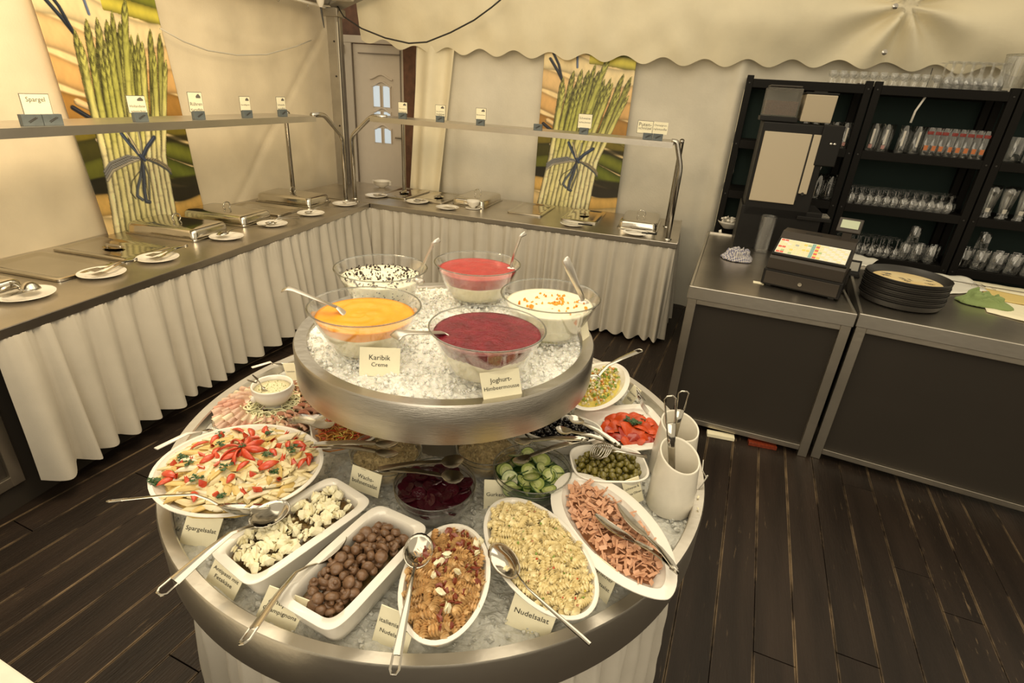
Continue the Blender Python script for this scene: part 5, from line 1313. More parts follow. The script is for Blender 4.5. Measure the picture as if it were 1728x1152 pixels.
# ---------------------------------------------------------------- serving tools on the salads
spoon('serving_spoon', 'large steel spoon resting in the asparagus salad', at(412, 853, .995), at(183, 845, 1.02), .115, .06, up=(0, .55, .8), deep=.020)
spoon('serving_spoon', 'large steel spoon resting in the feta antipasti', at(455, 866, .985), at(268, 1002, .985), .095, .075, deep=.022, hw=.013)
spoon('serving_spoon', 'large steel spoon buried in the mushrooms', at(556, 928, .955), at(408, 1086, .975), .095, .07, up=(-.5, 0, .8), deep=.02, hw=.013)
spoon('serving_spoon', 'large steel spoon in the reddish spiral pasta', at(706, 928, .992), at(664, 1138, .985), .095, .062, up=(.1, 0, 1), deep=.016, hw=.008)
spoon('serving_spoon', 'steel spoon in the pale pasta with its thin handle over the rim', at(850, 945, .985), at(996, 1087, 1.0), .10, .055, up=(-.75, -.3, .55), deep=.018, hw=.004, slot=False)
tongs('steel spoon tongs lying on the sausage salad', at(1139, 962, .975), at(1042, 850, .990), at(1004, 868, .985), .009, hl=.11, hw_=.017, up=(.3, .2, 1))
tongs('steel tongs with round dark reflecting head over the beetroot', at(638, 793, 1.005), at(782, 776, 1.03), at(782, 806, .985), .009, hl=.055, hw_=.026)
tongs('steel tongs lying over the wax bean salad', at(529, 752, .995), at(672, 748, 1.02), at(672, 766, .985), .010, hl=.06, hw_=.017)
tongs('steel spoon tongs lying over the cucumber salad', at(988, 742, 1.01), at(866, 779, .985), at(868, 744, 1.0), .009, hl=.05, hw_=.017)
tongs('steel tongs lying over the black olives', at(1043, 752, .985), at(938, 722, .985), at(962, 702, .995), .009, hl=.05, hw_=.020)
tongs('wide flat dark tongs over the carrot salad', at(492, 711, .965), at(556, 700, .985), at(562, 718, .975), .017, head=False, mt='thin_plastic', mt2='steel_dark')
g = thing('spiral_server', 'wire spiral server resting on the green olives', 'server'); pS = at(1024, 760, .99); g.matrix_world = frame(pS, at(1075, 768, .985)-pS, (0, 0, 1))
for k in range(5): MB().tube([(.006*k-.028+.014*math.cos(t), .034*math.sin(t)*(1-.12*abs(k-2)), .016*math.cos(t)-.004) for t in [q*2*PI/14 for q in range(15)]], .0018, 6).obj('wire_loop', 'steel_mirror', g, smooth='all')
MB().tube([(.0, 0, -.005), (.03, 0, .004), (.11, 0, .0)], [.003, .004, .008], 8, flat=(.4, 1)).obj('handle', 'steel_mirror', g, smooth='all')
fork('serving fork beside the ham with its white handle over the rim', at(384, 716, .90), at(263, 757, .955), hmt='porcelain', hr=.008)
fork('fork behind the ham platter with its white handle over the rim', at(500, 612, .90), at(425, 620, .935), hmt='porcelain', hr=.007)
fork('fork standing beside the red pepper plate', at(1092, 697, .93), at(1076, 664, .99))
spoon('serving_spoon', 'slotted-handle spoon in the diced vegetable salad at the back', at(1000, 640, .975), at(1082, 590, 1.02), .07, .05, hw=.012)
p = at(1172, 842, .88); spoon('serving_spoon', 'steel spoon leaning between the front crock and the ring', p, p+Vector((.015, .09, .07)), .06, .035, up=(1, 0, .2), hw=.006, slot=False)
for k, (px, py) in enumerate(((1178, 838), (1178, 858))): tag(MB().chunk((0, 0, 0), .006, random.Random(k), sq=(1, .6, .5)).obj('salad_crumb', 'feta', loc=at(px, py, .903)), 'pale crumb lying on the right steel rim', 'crumb', 'crumbs on the rim')
# ================================================================ BAR COUNTERS
ZC = .92
def counter(label, P0, ang, w, d, gapcol='panel_grey'):
    g = thing('bar_counter', label, 'counter', (P0[0], P0[1], 0), ang)
    # recessed top with raised rim
    MB().box((w/2, d/2, .895), (w-.03, d-.03, .03)).obj('counter_top', 'steel_table', g)
    rim = MB(); t = .016
    rim.box((w/2, t/2, .885), (w, t, .075)).box((w/2, d-t/2, .885), (w, t, .075)).box((t/2, d/2, .885), (t, d-2*t, .075)).box((w-t/2, d/2, .885), (t, d-2*t, .075))
    rim.obj('counter_edge', 'steel_rim', g, bevel=.003)
    for x in (.030, w-.030):
        for y in (.03, d-.03): MB().box((x, y, .425), (.05, .05, .85)).obj('leg', 'steel_dark', g, bevel=.003)
    for (a, b_, z) in ((.055, w-.055, .835), (.055, w-.055, .055)):
        MB().box(((a+b_)/2, .028, z), (b_-a, .04, .035)).obj('rail', 'steel_dark', g, bevel=.003)
    for x in (.028, w-.028):
        MB().box((x, d/2, .835), (.04, d-.11, .035)).box((x, d/2, .055), (.04, d-.11, .035)).obj('side_rail', 'steel_dark', g, bevel=.003)
    MB().box((w/2, .040, .445), (w-.11, .012, .745)).obj('front_panel', 'panel_grey', g)
    MB().box((.040, d/2, .445), (.012, d-.11, .745)).obj('side_panel', 'panel_grey', g)
    MB().box((w-.040, d/2, .445), (.012, d-.11, .745)).obj('side_panel', 'panel_grey', g)
    return g
A1 = math.radians(-7.5); c1 = Vector((.803, 1.780, 0))
counter('steel framed bar counter carrying the cash register', c1, A1, .855, 1.62)
A2 = math.radians(-12.5); c2 = Vector((1.668, 1.690, 0))
counter('steel framed bar counter carrying the stack of trays', c2, A2, 1.75, 1.15)
def C1(x, y, z=ZC-.01): q = c1 + Matrix.Rotation(A1, 3, 'Z') @ Vector((x, y, 0)); q.z = z; return q
ZT = .911
# thin packets under the counter
tag(MB().box((0, 0, .012), (.16, .05, .02)).obj('packet', 'card_paper', loc=at(1215, 737, .0)), 'white packet lying on the floor under the left bar counter', 'packet')
tag(MB().box((0, 0, .012), (.16, .05, .02)).obj('packet', 'dried_tomato', loc=at(1285, 752, .0)), 'reddish packet lying on the floor under the left bar counter', 'packet')
# ---- cash register
pR = at(1356, 488, ZT); AR = math.radians(-21)
pR = at(1352, 492, ZT) + Vector((.05, .17, 0))
tl = thing('cash_register', 'dark cash register with coloured keypad and cash drawer', 'cash register', pR, AR)
MB().box((0, 0, .055), (.42, .42, .092)).obj('cash_drawer', 'black_plastic', tl, bevel=.004)
MB().box((0, -.212, .055), (.39, .006, .074)).obj('drawer_front', 'till_brown', tl, bevel=.002)
MB().lathe([(0, .006), (.011, .006), (.013, 0)], 16, M=Matrix.Translation((0, -.215, .05)) @ Matrix.Rotation(PI/2, 4, 'X')).obj('drawer_lock', 'steel_mirror', tl, smooth=True)
for sx in (-.17, .17):
    for sy in (-.17, .17): MB().box((sx, sy, .004), (.03, .03, .010)).obj('foot', 'cable_black', tl)
def prism(xs, prof): 
    V = [(xs[0], y, z) for y, z in prof]+[(xs[1], y, z) for y, z in prof]; n = len(prof)
    return V, [tuple(range(n)), tuple(reversed(range(n, 2*n)))]+[(i, i+n, (i+1) % n+n, (i+1) % n) for i in range(n)]
V, Fc = prism((-.20, .20), [(-.19, .101), (.19, .101), (.19, .285), (.06, .285), (.00, .250), (-.175, .178), (-.19, .165)])
MB().add(V, Fc).obj('register_body', 'till_brown', tl, bevel=.003)
sl = math.atan2(.072, .175)
KM = Matrix.Translation((0, -.092, .218)) @ Matrix.Rotation(sl, 4, 'X')
MB().box((0, 0, 0), (.395, .178, .012), M=KM).obj('keypad_frame', 'black_plastic', tl, bevel=.003)
mat('key_sheet', (.80, .78, .66), .35); mat('key_cream', (.84, .78, .50), .35); mat('key_red', (.72, .14, .10), .35); mat('key_yellow', (.86, .66, .18), .35); mat('key_teal', (.25, .45, .42), .35); mat('key_green', (.45, .58, .30), .35); mat('key_white', (.85, .83, .74), .35); mat('key_grey', (.45, .47, .45), .35)
MB().box((0, .002, .0068), (.372, .150, .002), M=KM).obj('keypad_sheet', 'key_sheet', tl)
keys = {m_: MB().box((0, 0, 0), (.0185, .0150, .0022)).mesh('key', m_, bevel=.0006) for m_ in ('key_cream', 'key_red', 'key_yellow', 'key_teal', 'key_white', 'key_green', 'key_grey')}
rk = random.Random(3)
for i in range(17):
    for j in range(8):
        col = 'key_cream'
        if i < 2 and j in (0, 3, 7): col = 'key_red'
        elif i in (8,) : col = 'key_teal'
        elif i in (9,): col = 'key_yellow' if j % 2 else 'key_red'
        elif i > 10: col = 'key_white' if (i+j) % 3 else 'key_cream'
        elif rk.random() < .22: col = rk.choice(('key_green', 'key_grey', 'key_yellow', 'key_white'))
        part('key', keys[col], tl, M=KM @ Matrix.Translation((-.172+i*.0215, -.062+j*.0178, .0085)))
MB().box((-.03, .09, .286), (.09, .03, .004)).obj('paper_slot', 'cable_black', tl)
dsp = MB().box((0, 0, 0), (.125, .018, .085)).obj('display_housing', 'till_brown', tl, bevel=.005)
dsp.matrix_local = Matrix.Translation((.135, .12, .365)) @ Matrix.Rotation(-.45, 4, 'X')
mat('lcd', (.46, .52, .36), .25)
bpy.context.view_layer.update()
l_ = MB().box((0, -.012, .004), (.092, .003, .048)).obj('display_screen', 'lcd', tl); l_.matrix_local = dsp.matrix_local.copy()
MB().box((.135, .12, .305), (.05, .03, .05)).obj('display_stand', 'till_brown', tl, bevel=.003)
# ---- things on the left counter
p = at(1283, 425, ZT); g = thing('tall_glass', 'tall clear straight glass standing beside the cash register', 'glass', p)
MB().lathe([(0, 0), (.048, 0), (.050, .003), (.058, .26), (.060, .262), (.057, .262), (.047, .012), (0, .012)], 40).obj('glass_body', 'clear_glass', g, smooth='all')
MB().lathe([(.0595+.002*math.cos(t), .262+.002*math.sin(t)) for t in [k*PI/3 for k in range(6)]], 40, closed=True).obj('glass_rim', 'rim_glass', g, smooth='all')
p = at(1228, 385, ZT); g = thing('creamer_bowl', 'white bowl filled with small coffee creamer cups', 'bowl', p)
MB().lathe([(0, 0), (.04, 0), (.045, .005), (.085, .045), (.095, .062), (.091, .062), (.07, .04), (.03, .01), (0, .01)], 32).obj('bowl_body', 'porcelain', g, smooth='all')
cm = MB().lathe([(0, 0), (.010, 0), (.015, .014), (.017, .0145), (0, .015)], 10).mesh('creamer_cup', 'porcelain', smooth=.8); sm2 = MB().box((0, 0, 0), (.045, .012, .006)).mesh('sugar_stick', 'ink_soft', bevel=.001)
r_ = random.Random(8)
for x, y in scatter(18, .075, .075, 2, r_, .024):
    M = Matrix.Translation(p+Vector((x, y, .058+r_.uniform(0, .02)))) @ Euler((r_.uniform(-1, 1), r_.uniform(-1, 1), r_.random()*6)).to_matrix().to_4x4()
    tag(part('creamer_cup', cm, M=M), 'small white creamer cup heaped in the white bowl', 'cup', 'creamer cups in the bowl')
for k in range(7):
    M = Matrix.Translation(p+Vector((r_.uniform(-.05, .07), r_.uniform(-.05, .05), .082))) @ Euler((r_.uniform(-.4, .4), r_.uniform(-.4, .4), r_.random()*6)).to_matrix().to_4x4()
    tag(part('sugar_stick', sm2, M=M), 'dark sugar stick lying among the creamer cups', 'sugar stick', 'sugar sticks in the bowl')
tag(part('creamer_cup', cm, M=Matrix.Translation(at(1213, 391, ZT+.012)) @ Matrix.Rotation(1.4, 4, 'Y') @ Matrix.Scale(1.3, 4)), 'white creamer cup lying loose in front of the white bowl', 'cup')
p = at(1263, 400, ZT); g = thing('coffee_cup', 'white cup with handle lying upside down behind the tall glass', 'cup', p)
MB().lathe([(0, .085), (.03, .085), (.034, .078), (.058, .02), (.062, 0), (.058, 0), (.03, .07), (0, .075)], 32).obj('cup_body', 'porcelain', g, smooth='all')
MB().tube([(-.045, -.01, .06), (-.075, -.015, .055), (-.082, -.016, .035), (-.055, -.01, .015)], .006, 8).obj('cup_handle', 'porcelain', g, smooth='all')
p = at(1306, 392, ZT); g = thing('coffee_cup', 'white cup seen through the tall clear glass', 'cup', p)
MB().lathe([(0, 0), (.03, 0), (.034, .006), (.045, .06), (.048, .085), (.044, .085), (.03, .01), (0, .01)], 32).obj('cup_body', 'porcelain', g, smooth='all')
MB().tube([(.045, 0, .07), (.07, 0, .065), (.07, 0, .035), (.042, 0, .025)], .006, 8).obj('cup_handle', 'porcelain', g, smooth='all')
def cloth(name, label, p, a, b_, h, mt, seed, rz=0, mt2=None):
    rr3 = random.Random(seed)
    def fn(u, v):
        x, y = (u-.5)*2, (v-.5)*2; r = math.hypot(x, y)
        rad = 1+.22*noise.noise(Vector((math.cos(math.atan2(y, x))*1.5, math.sin(math.atan2(y, x))*1.5, seed)))
        m = max(abs(x), abs(y)); sc_ = (m/(r+1e-6)) if r > 0 else 1
        X2, Y2 = x*sc_*rad, y*sc_*rad; q = min(1, m)
        z = h*.62*(1-q**3)*(.7+.3*noise.noise(Vector((x*1.6, y*1.6, seed*3)))) + h*.55*(1-q**4)*abs(noise.noise(Vector((x*1.3+y*.9+3, (y-x*.4)*2.6, seed)))) + h*.05*noise.noise(Vector((x*7, y*7, seed)))
        z += .004
        return (a*X2*(1+.07*math.sin(z*110)), b_*Y2*(1+.07*math.cos(z*110)), max(.002, z if m < .97 else .004+.006*abs(noise.noise(Vector((x*5, y*5, 1))))))
    g = MB().grid(46, 46, fn).obj(name, mt, smooth='all', weld=False); g.location = p; g.rotation_euler = (0, 0, rz)
    md = g.modifiers.new('t', 'SOLIDIFY'); md.thickness = .003
    return tag(g, label, 'cloth')
m = mat('checked_cloth', (.42, .40, .42), .9, bump=.2, bscale=200)
nt = m.node_tree; ch_ = nt.nodes.new('ShaderNodeTexWave'); ch_.inputs['Scale'].default_value = 22; ch_.wave_type = 'BANDS'
ch2 = nt.nodes.new('ShaderNodeTexWave'); ch2.bands_direction = 'Y'; ch2.inputs['Scale'].default_value = 22
tcn = nt.nodes.new('ShaderNodeTexCoord'); nt.links.new(tcn.outputs['Object'], ch_.inputs[0]); nt.links.new(tcn.outputs['Object'], ch2.inputs[0])
ad = nt.nodes.new('ShaderNodeMath'); ad.operation = 'ADD'; nt.links.new(ch_.outputs['Fac'], ad.inputs[0]); nt.links.new(ch2.outputs['Fac'], ad.inputs[1])
rp_ = nt.nodes.new('ShaderNodeValToRGB'); rp_.color_ramp.elements[0].position = .55; rp_.color_ramp.elements[0].color = (.16, .16, .24, 1); rp_.color_ramp.elements[1].position = 1.0; rp_.color_ramp.elements[1].color = (.52, .49, .47, 1)
hf = nt.nodes.new('ShaderNodeMath'); hf.operation = 'MULTIPLY'; hf.inputs[1].default_value = .8; nt.links.new(ad.outputs[0], hf.inputs[0])
nt.links.new(hf.outputs[0], rp_.inputs[0]); nt.links.new(rp_.outputs[0], nt.nodes['Principled BSDF'].inputs['Base Color'])
cloth('dish_towel', 'crumpled checked dish towel on the left bar counter', at(1243, 437, ZT), .105, .085, .13, 'checked_cloth', 3, .3)
mat('green_cloth', (.24, .32, .12), .85, bump=.3, bscale=200)
cloth('cleaning_cloth', 'crumpled green cleaning cloth right of the tray stack', at(1655, 514, ZT), .125, .075, .11, 'green_cloth', 9, -.35)
tag(MB().box((0, 0, .001), (.06, .045, .0012), rot=(0, 0, -.15)).obj('paper_note', 'card_paper', loc=at(1280, 477, ZT)), 'small white note under the left edge of the cash register', 'paper')
p = at(1362, 400, ZT); g = thing('water_bottle', 'small clear bottle with white cap behind the cash register', 'bottle', p)
MB().lathe([(0, 0), (.030, 0), (.033, .006), (.033, .10), (.028, .14), (.013, .19), (.012, .215), (.011, .215), (.012, .19), (.026, .14), (.031, .10), (.031, .01), (0, .01)], 28).obj('bottle_body', 'bar_glass', g, smooth='all')
MB().lathe([(0, .24), (.014, .24), (.015, .236), (.015, .212), (.012, .212)], 20).obj('bottle_cap', 'porcelain', g, smooth='all')
MB().lathe([(.0337, .06), (.0337, .095), (.0295, .135)], 28).obj('bottle_label', 'key_sheet', g, smooth='all')
m = mat('hopper_plastic', (.62, .58, .50), .25); m.node_tree.nodes['Principled BSDF'].inputs['Alpha'].default_value = .16
# ---- coffee machine (back end of the left counter)
cmL = thing('coffee_machine', 'tall black coffee machine with beige panels and bean hopper', 'coffee machine', (1.395, 3.06, .91), math.radians(-5))
MB().box((.05, .10, .155), (.54, .36, .31)).obj('base_unit', 'black_plastic', cmL, bevel=.006)
MB().box((0.01, .10, .56), (.43, .36, .64)).obj('machine_body', 'black_plastic', cmL, bevel=.008)
MB().box((-.035, -.088, .585), (.300, .016, .47)).obj('door_panel', 'machine_beige', cmL, bevel=.004)
MB().box((.152, -.088, .625), (.055, .016, .39)).obj('side_panel', 'machine_beige', cmL, bevel=.004)
MB().box((.118, -.0885, .60), (.004, .018, .44)).obj('panel_gap', 'cable_black', cmL)
MB().lathe([(0, .003), (.010, .003), (.011, 0)], 14, M=Matrix.Translation((.152, -.096, .43)) @ Matrix.Rotation(PI/2, 4, 'X')).obj('lock', 'cable_black', cmL, smooth=True)
MB().box((.235, .02, .755), (.13, .24, .26)).obj('brew_head', 'black_plastic', cmL, bevel=.006)
for dx in (0, .022): MB().lathe([(0, .008), (.008, .006), (.009, 0)], 12, M=Matrix.Translation((.240+dx, -.10, .77)) @ Matrix.Rotation(PI/2, 4, 'X')).obj('knob', 'steel_mirror', cmL, smooth=True)
MB().tube([(.225, -.06, .62), (.215, -.06, .56), (.20, -.06, .50)], [.007, .006, .008], 8).obj('steam_nozzle', 'porcelain', cmL, smooth='all')
for k in range(5): MB().box((.27, -.07+.03*k, .285), (.20, .006, .012)).obj('drip_grid_bar', 'steel_tube', cmL, bevel=.001)
MB().box((.27, -.01, .266), (.22, .18, .025)).obj('drip_tray', 'black_plastic', cmL, bevel=.004)
V, Fc = prism((-.225, -.005), [(-.05, .915), (.16, .915), (.18, 1.095), (-.07, 1.095)])
MB().add(V, Fc).obj('bean_hopper', 'hopper_plastic', cmL, bevel=.004)
V, Fc = prism((-.215, -.015), [(-.045, .925), (.155, .925), (.165, 1.015), (-.055, 1.015)])
MB().add(V, Fc).obj('beans', 'coffee_beans', cmL)
MB().box((-.115, .055, 1.105), (.20, .24, .010)).obj('hopper_lid', 'till_brown', cmL, bevel=.003)
MB().box((-.115, .055, .90), (.24, .22, .03)).obj('hopper_base', 'black_plastic', cmL, bevel=.003)
V, Fc = prism((.02, .21), [(-.05, .895), (.16, .895), (.18, 1.065), (-.07, 1.065)])
MB().add(V, Fc).obj('powder_hopper', 'machine_beige', cmL, bevel=.006)
MB().box((.115, .055, 1.073), (.20, .24, .012)).obj('hopper_lid', 'black_plastic', cmL, bevel=.003)
MB().box((.115, .05, 1.083), (.08, .05, .010)).obj('lid_grip', 'black_plastic', cmL, bevel=.003)
# ---- trays on the right counter
pt = at(1516, 508, ZT)
mat('tray_black', (.022, .020, .018), .35, bump=.1, bscale=300)
tb = MB().lathe([(0, 0), (.175, 0), (.196, .006), (.208, .030), (.211, .036), (.208, .037), (.204, .032), (.192, .010), (.172, .004), (0, .004)], 72).mesh('tray_body', 'tray_black', smooth=.8)
trs = []
for k in range(12):
    g = thing('serving_tray', 'round black serving tray, %s of the stack on the right counter' % ('lowest', 'second from the bottom', 'third from the bottom', 'fourth from the bottom', 'fifth from the bottom', 'sixth from the bottom', 'sixth from the top', 'fifth from the top', 'fourth from the top', 'third from the top', 'second from the top', 'top')[k] if k < 11 else 'round black serving tray with yellow printed base on top of the stack', 'tray', pt+Vector((.0015*((k*7) % 3-1), .001*((k*5) % 3-1), .0112*k)), group='stacked round trays')
    part('tray_body', tb, g)
m = mat('tray_print', (.80, .60, .28), .3, col2=(.86, .72, .42), vscale=6)
MB().lathe([(.0, .0052), (.168, .0048), (.172, .0044)], 72).obj('printed_base', 'tray_print', g, smooth='all', label='yellow printed tray base')
MX = Matrix.Translation((.0, .0, .0060)) @ Matrix.Rotation(-1.35, 4, 'Z')
lettering('KIRNER', .085, 'ink_soft', g, MX @ Matrix.Translation((0, -.012, 0)), name='print_lettering', squeeze=1.6)
lettering('Bier', .04, 'ink_soft', g, MX @ Matrix.Translation((0, .022, 0)), name='print_lettering')
for (a, r) in ((2.6, .105), (2.2, .12), (-.3, .11), (-.9, .12), (.3, .13)):
    mb = MB(); rq = random.Random(int(a*10))
    for q in range(9): mb.tube([(rq.uniform(-.02, .02), rq.uniform(-.015, .015), 0), (rq.uniform(-.025, .025), rq.uniform(-.015, .015), 0)], .0022, 4, flat=(.1, 1), upv=(0, 0, 1))
    o = mb.obj('print_sketch', 'ink_soft', g); o.matrix_local = Matrix.Translation((r*math.cos(a), r*math.sin(a), .0062))
# ---- papers and card terminal
def sheet(label, P4, z, mt, crumple=.0, thick=.0012, name='paper_sheet'):
    Q = [at(*q, z) for q in P4]; c = sum(Q, Vector())/4
    def fn(u, v):
        a = Q[0].lerp(Q[1], u); b2 = Q[3].lerp(Q[2], u); p = a.lerp(b2, v)-c
        return (p.x, p.y, .002+crumple*(.5+noise.noise(Vector((u*4, v*3, 2)))))
    o = MB().grid(14, 10, fn).obj(name, mt, smooth='all', weld=False); o.location = c; md = o.modifiers.new('t', 'SOLIDIFY'); md.thickness = thick
    return tag(o, label, 'paper')
sheet('white receipt sheet lying behind the card terminal', ((1430, 426), (1482, 440), (1462, 452), (1424, 444)), ZT, 'key_white', .01)
sheet('rumpled white paper behind the tray stack', ((1548, 458), (1632, 470), (1668, 494), (1590, 498)), ZT, 'key_white', .012)
sheet('cream paper sheet with brown print at the right picture edge', ((1640, 474), (1735, 490), (1735, 545), (1665, 527)), ZT, 'card_paper', .003)
mat('yellow_card', (.78, .60, .22), .5)
sheet('yellow strip of card lying on the cream sheet', ((1648, 484), (1735, 502), (1735, 516), (1672, 505)), ZT+.006, 'yellow_card', .001)
pq = at(1640, 482, ZT+.012); tag(MB().tube([(0, 0, 0), (.02, .03, .012), (.05, .01, .015), (.06, -.03, .010), (.03, -.04, .006), (.02, 0, .010), (.08, -.02, .01), (.11, -.05, .004)], .0022, 6).obj('wire_clip', 'steel_mirror', loc=pq, smooth='all'), 'bent wire clip on the papers behind the green cloth', 'clip')
p = at(1440, 470, ZT); g = thing('card_terminal', 'small black card terminal with grey screen between register and trays', 'card terminal', p+Vector((0, .05, 0)), -.25)
o = MB().box((0, 0, .05), (.078, .020, .12)).obj('terminal_body', 'black_plastic', g, bevel=.005); o.rotation_euler = (-.5, 0, 0)
mat('screen_grey', (.34, .32, .27), .2)
o = MB().box((0, -.0105, .065), (.056, .002, .058)).obj('screen', 'screen_grey', g); o.rotation_euler = (-.5, 0, 0)
MB().box((0, .03, .008), (.09, .12, .016)).obj('terminal_base', 'black_plastic', g, bevel=.004)

# ================================================================ GLASS RACK
AK = -.12; K0 = Vector((1.088, 3.662, 0)); BAY = .882
KM_ = Matrix.Rotation(AK, 4, 'Z'); KM_.translation = K0
def K(x, y, z): return KM_ @ Vector((x, y, z))
LV = (2.075, 1.625, 1.228, .838, .44, .10)
DK = .44
for bay in range(3):
    g = thing('shelving_rack', ('left bay of the black shelving rack behind the coffee machine', 'middle bay of the black shelving rack full of glasses', 'right bay of the black shelving rack at the picture edge')[bay], 'shelf'); g.matrix_world = KM_ @ Matrix.Translation((bay*BAY, 0, 0))
    for x in (.028, BAY-.032):
        for y in (.02, DK-.02):
            MB().box((x, y, 1.05), (.05, .045, 2.10)).obj('upright', 'rack_black', g, bevel=.004)
            if y < .1:
                for z in LV[:-1]: MB().lathe([(0, .003), (.006, .002), (.007, 0)], 8, M=Matrix.Translation((x, -.003, z-.03)) @ Matrix.Rotation(PI/2, 4, 'X')).obj('rivet', 'cable_black', g)
    for z in LV:
        mb = MB().box((BAY/2-.002, DK/2, z-.01), (BAY-.06, DK-.01, .02)).box((BAY/2-.002, .008, z-.03), (BAY-.11, .022, .062)).box((BAY/2-.002, DK-.008, z-.03), (BAY-.11, .02, .062))
        if bay == 0: mb.box((.02, DK/2, z-.03), (.02, DK-.09, .062))
        mb.obj('shelf_board', 'rack_black', g, bevel=.003)
    MB().box((BAY/2, DK+.02, 1.02), (BAY, .01, 2.04)).obj('back_cloth', 'rack_back', g)
    if bay == 0:
        for z in (1.84, 1.42, 1.03): MB().box((.0, DK*.62, z), (.004, .035, .33)).obj('pale_strip', 'valance_fabric', g)  # pale fabric-coloured strips at the left side of the rack
# glass types: profile (outer up, then inner down)
def gl(name, prof, n=14, mt='bar_glass'):
    return MB().lathe(prof, n).mesh(name, mt, smooth='all')
def inv(pr, H): return [(r, H-z) for r, z in pr]
wine = [(0, 0), (.030, 0), (.031, .002), (.005, .006), (.004, .055), (.012, .062), (.028, .080), (.034, .105), (.031, .140), (.030, .140), (.032, .105), (.026, .083), (.0, .066)]
goblet = [(0, 0), (.032, 0), (.033, .002), (.006, .006), (.006, .030), (.018, .038), (.036, .060), (.040, .090), (.036, .125), (.035, .125), (.038, .09), (.034, .062), (0, .04)]
tumb = [(0, 0), (.024, 0), (.026, .003), (.033, .095), (.032, .095), (.024, .010), (0, .010)]
tallg = [(0, 0), (.028, 0), (.030, .004), (.030, .03), (.034, .185), (.033, .185), (.028, .012), (0, .012)]
weiz = [(0, 0), (.030, 0), (.031, .006), (.024, .02), (.026, .06), (.036, .15), (.040, .19), (.036, .23), (.035, .23), (.038, .19), (.034, .15), (.023, .03), (0, .025)]
shot = [(0, 0), (.020, 0), (.022, .003), (.014, .02), (.026, .05), (.028, .075), (.027, .075), (.024, .052), (0, .03)]
mug = [(0, 0), (.036, 0), (.040, .006), (.040, .13), (.037, .132), (.036, .13), (.035, .015), (0, .012)]
ME = dict(wine_up=gl('glass_body', inv(wine, .14)), goblet=gl('glass_body', inv(goblet, .125)), tumbler=gl('glass_body', tumb), tall=gl('glass_body', tallg, 16), weizen=gl('glass_body', weiz, 16), shot=gl('glass_body', shot), mug=gl('glass_body', mug, 18))
mat('print_red', (.22, .022, .015), .4); mat('print_orange', (.50, .15, .04), .4, emis=None); mat('print_white', (.62, .58, .50), .5); mat('print_pink', (.40, .20, .17), .5)
def band(r0, z0, z1, mt, a0, a1, r1=None, n=8, name='print'):
    r1 = r1 or r0
    return MB().grid(n, 1, lambda u, v: ((r0+(r1-r0)*v)*math.cos(a0+(a1-a0)*u), (r0+(r1-r0)*v)*math.sin(a0+(a1-a0)*u), z0+(z1-z0)*v)).mesh(name, mt, smooth='all', weld=False)
BD = dict(red=band(.0338, .140, .160, 'print_red', -2.15, -1.0, .0342), orange=band(.0318, .035, .068, 'print_orange', -1.95, -1.2, .0326), wt=band(.0330, .05, .15, 'print_white', -1.75, -1.35, .0342), pk=band(.0322, .02, .045, 'print_pink', -1.9, -1.2, .0326), logo=band(.0268, .045, .075, 'print_white', -2.1, -1.0, .028))
rg = random.Random(17)
def glasses(xs, ys, z, kind, name, label, group, prints=(), jit=.004, s=1.0, lim=999):
    n = 0
    for j, y in enumerate(ys):
        for i, x in enumerate(xs):
            if n >= lim: return
            n += 1
            p = K(x+rg.uniform(-jit, jit)+(.5*(xs[1]-xs[0]) if j % 2 and len(xs) > 1 else 0), y+rg.uniform(-jit, jit), z+.0005)
            g = thing(name, label, 'glass', p, AK+rg.uniform(-.3, .3), group); g.scale = (s, s, s)
            part('glass_body', ME[kind], g)
            if j == 0:
                for b_ in prints: part('print', BD[b_], g)
def lin(a, b_, n): return [a+(b_-a)*k/(n-1) for k in range(n)]
z1, z2, z3 = LV[1], LV[2], LV[3]
glasses(lin(.50, .79, 5), (.05, .13), z1, 'tall', 'beer_glass', 'tall straight beer glass with faint red print beside the coffee machine hopper', 'straight beer glasses, left bay', ('wt', 'pk'))
glasses(lin(.46, .80, 5), (.06, .15, .24), z2, 'tall', 'water_glass', 'tall clear water glass on the shelf behind the coffee machine', 'water glasses, left bay')
x2 = BAY
glasses(lin(x2+.10, x2+.18, 2), (.05, .13), z1, 'tall', 'beer_glass', 'tall straight beer glass with pale print at the left of the middle bay', 'straight beer glasses, middle bay', ('wt', 'pk'), s=1.05)
glasses(lin(x2+.30, x2+.38, 2), (.05, .13), z1, 'tall', 'beer_glass', 'tall slim beer glass with white print left of the red and orange glasses', 'slim beer glasses, middle bay', ('wt',), s=1.05)
glasses(lin(x2+.45, x2+.80, 8), (.04, .11, .18), z1, 'tall', 'beer_glass', 'beer glass with red band and orange emblem in the middle bay', 'red and orange printed beer glasses', ('red', 'orange'), s=1.05)
glasses(lin(x2+.08, x2+.74, 12), (.05, .12, .19, .26), z2, 'goblet', 'wine_glass', 'stemmed glass standing upside down on the third shelf of the middle bay', 'upturned stemmed glasses, third shelf', s=1.0)
glasses(lin(x2+.06, x2+.50, 9), (.05, .12, .19), z3, 'wine_up', 'wine_glass', 'slim stemmed glass standing upside down on the fourth shelf', 'upturned slim stemmed glasses, fourth shelf', s=1.05)
glasses(lin(x2+.56, x2+.74, 3), (.05, .13), z3, 'mug', 'tumbler', 'ribbed tumbler at the right end of the fourth shelf', 'ribbed tumblers, fourth shelf')
g = thing('tumbler', 'single tumbler stacked on top of the ribbed tumblers', 'glass', K(x2+.60, .07, z3+.133)); part('glass_body', ME['mug'], g)
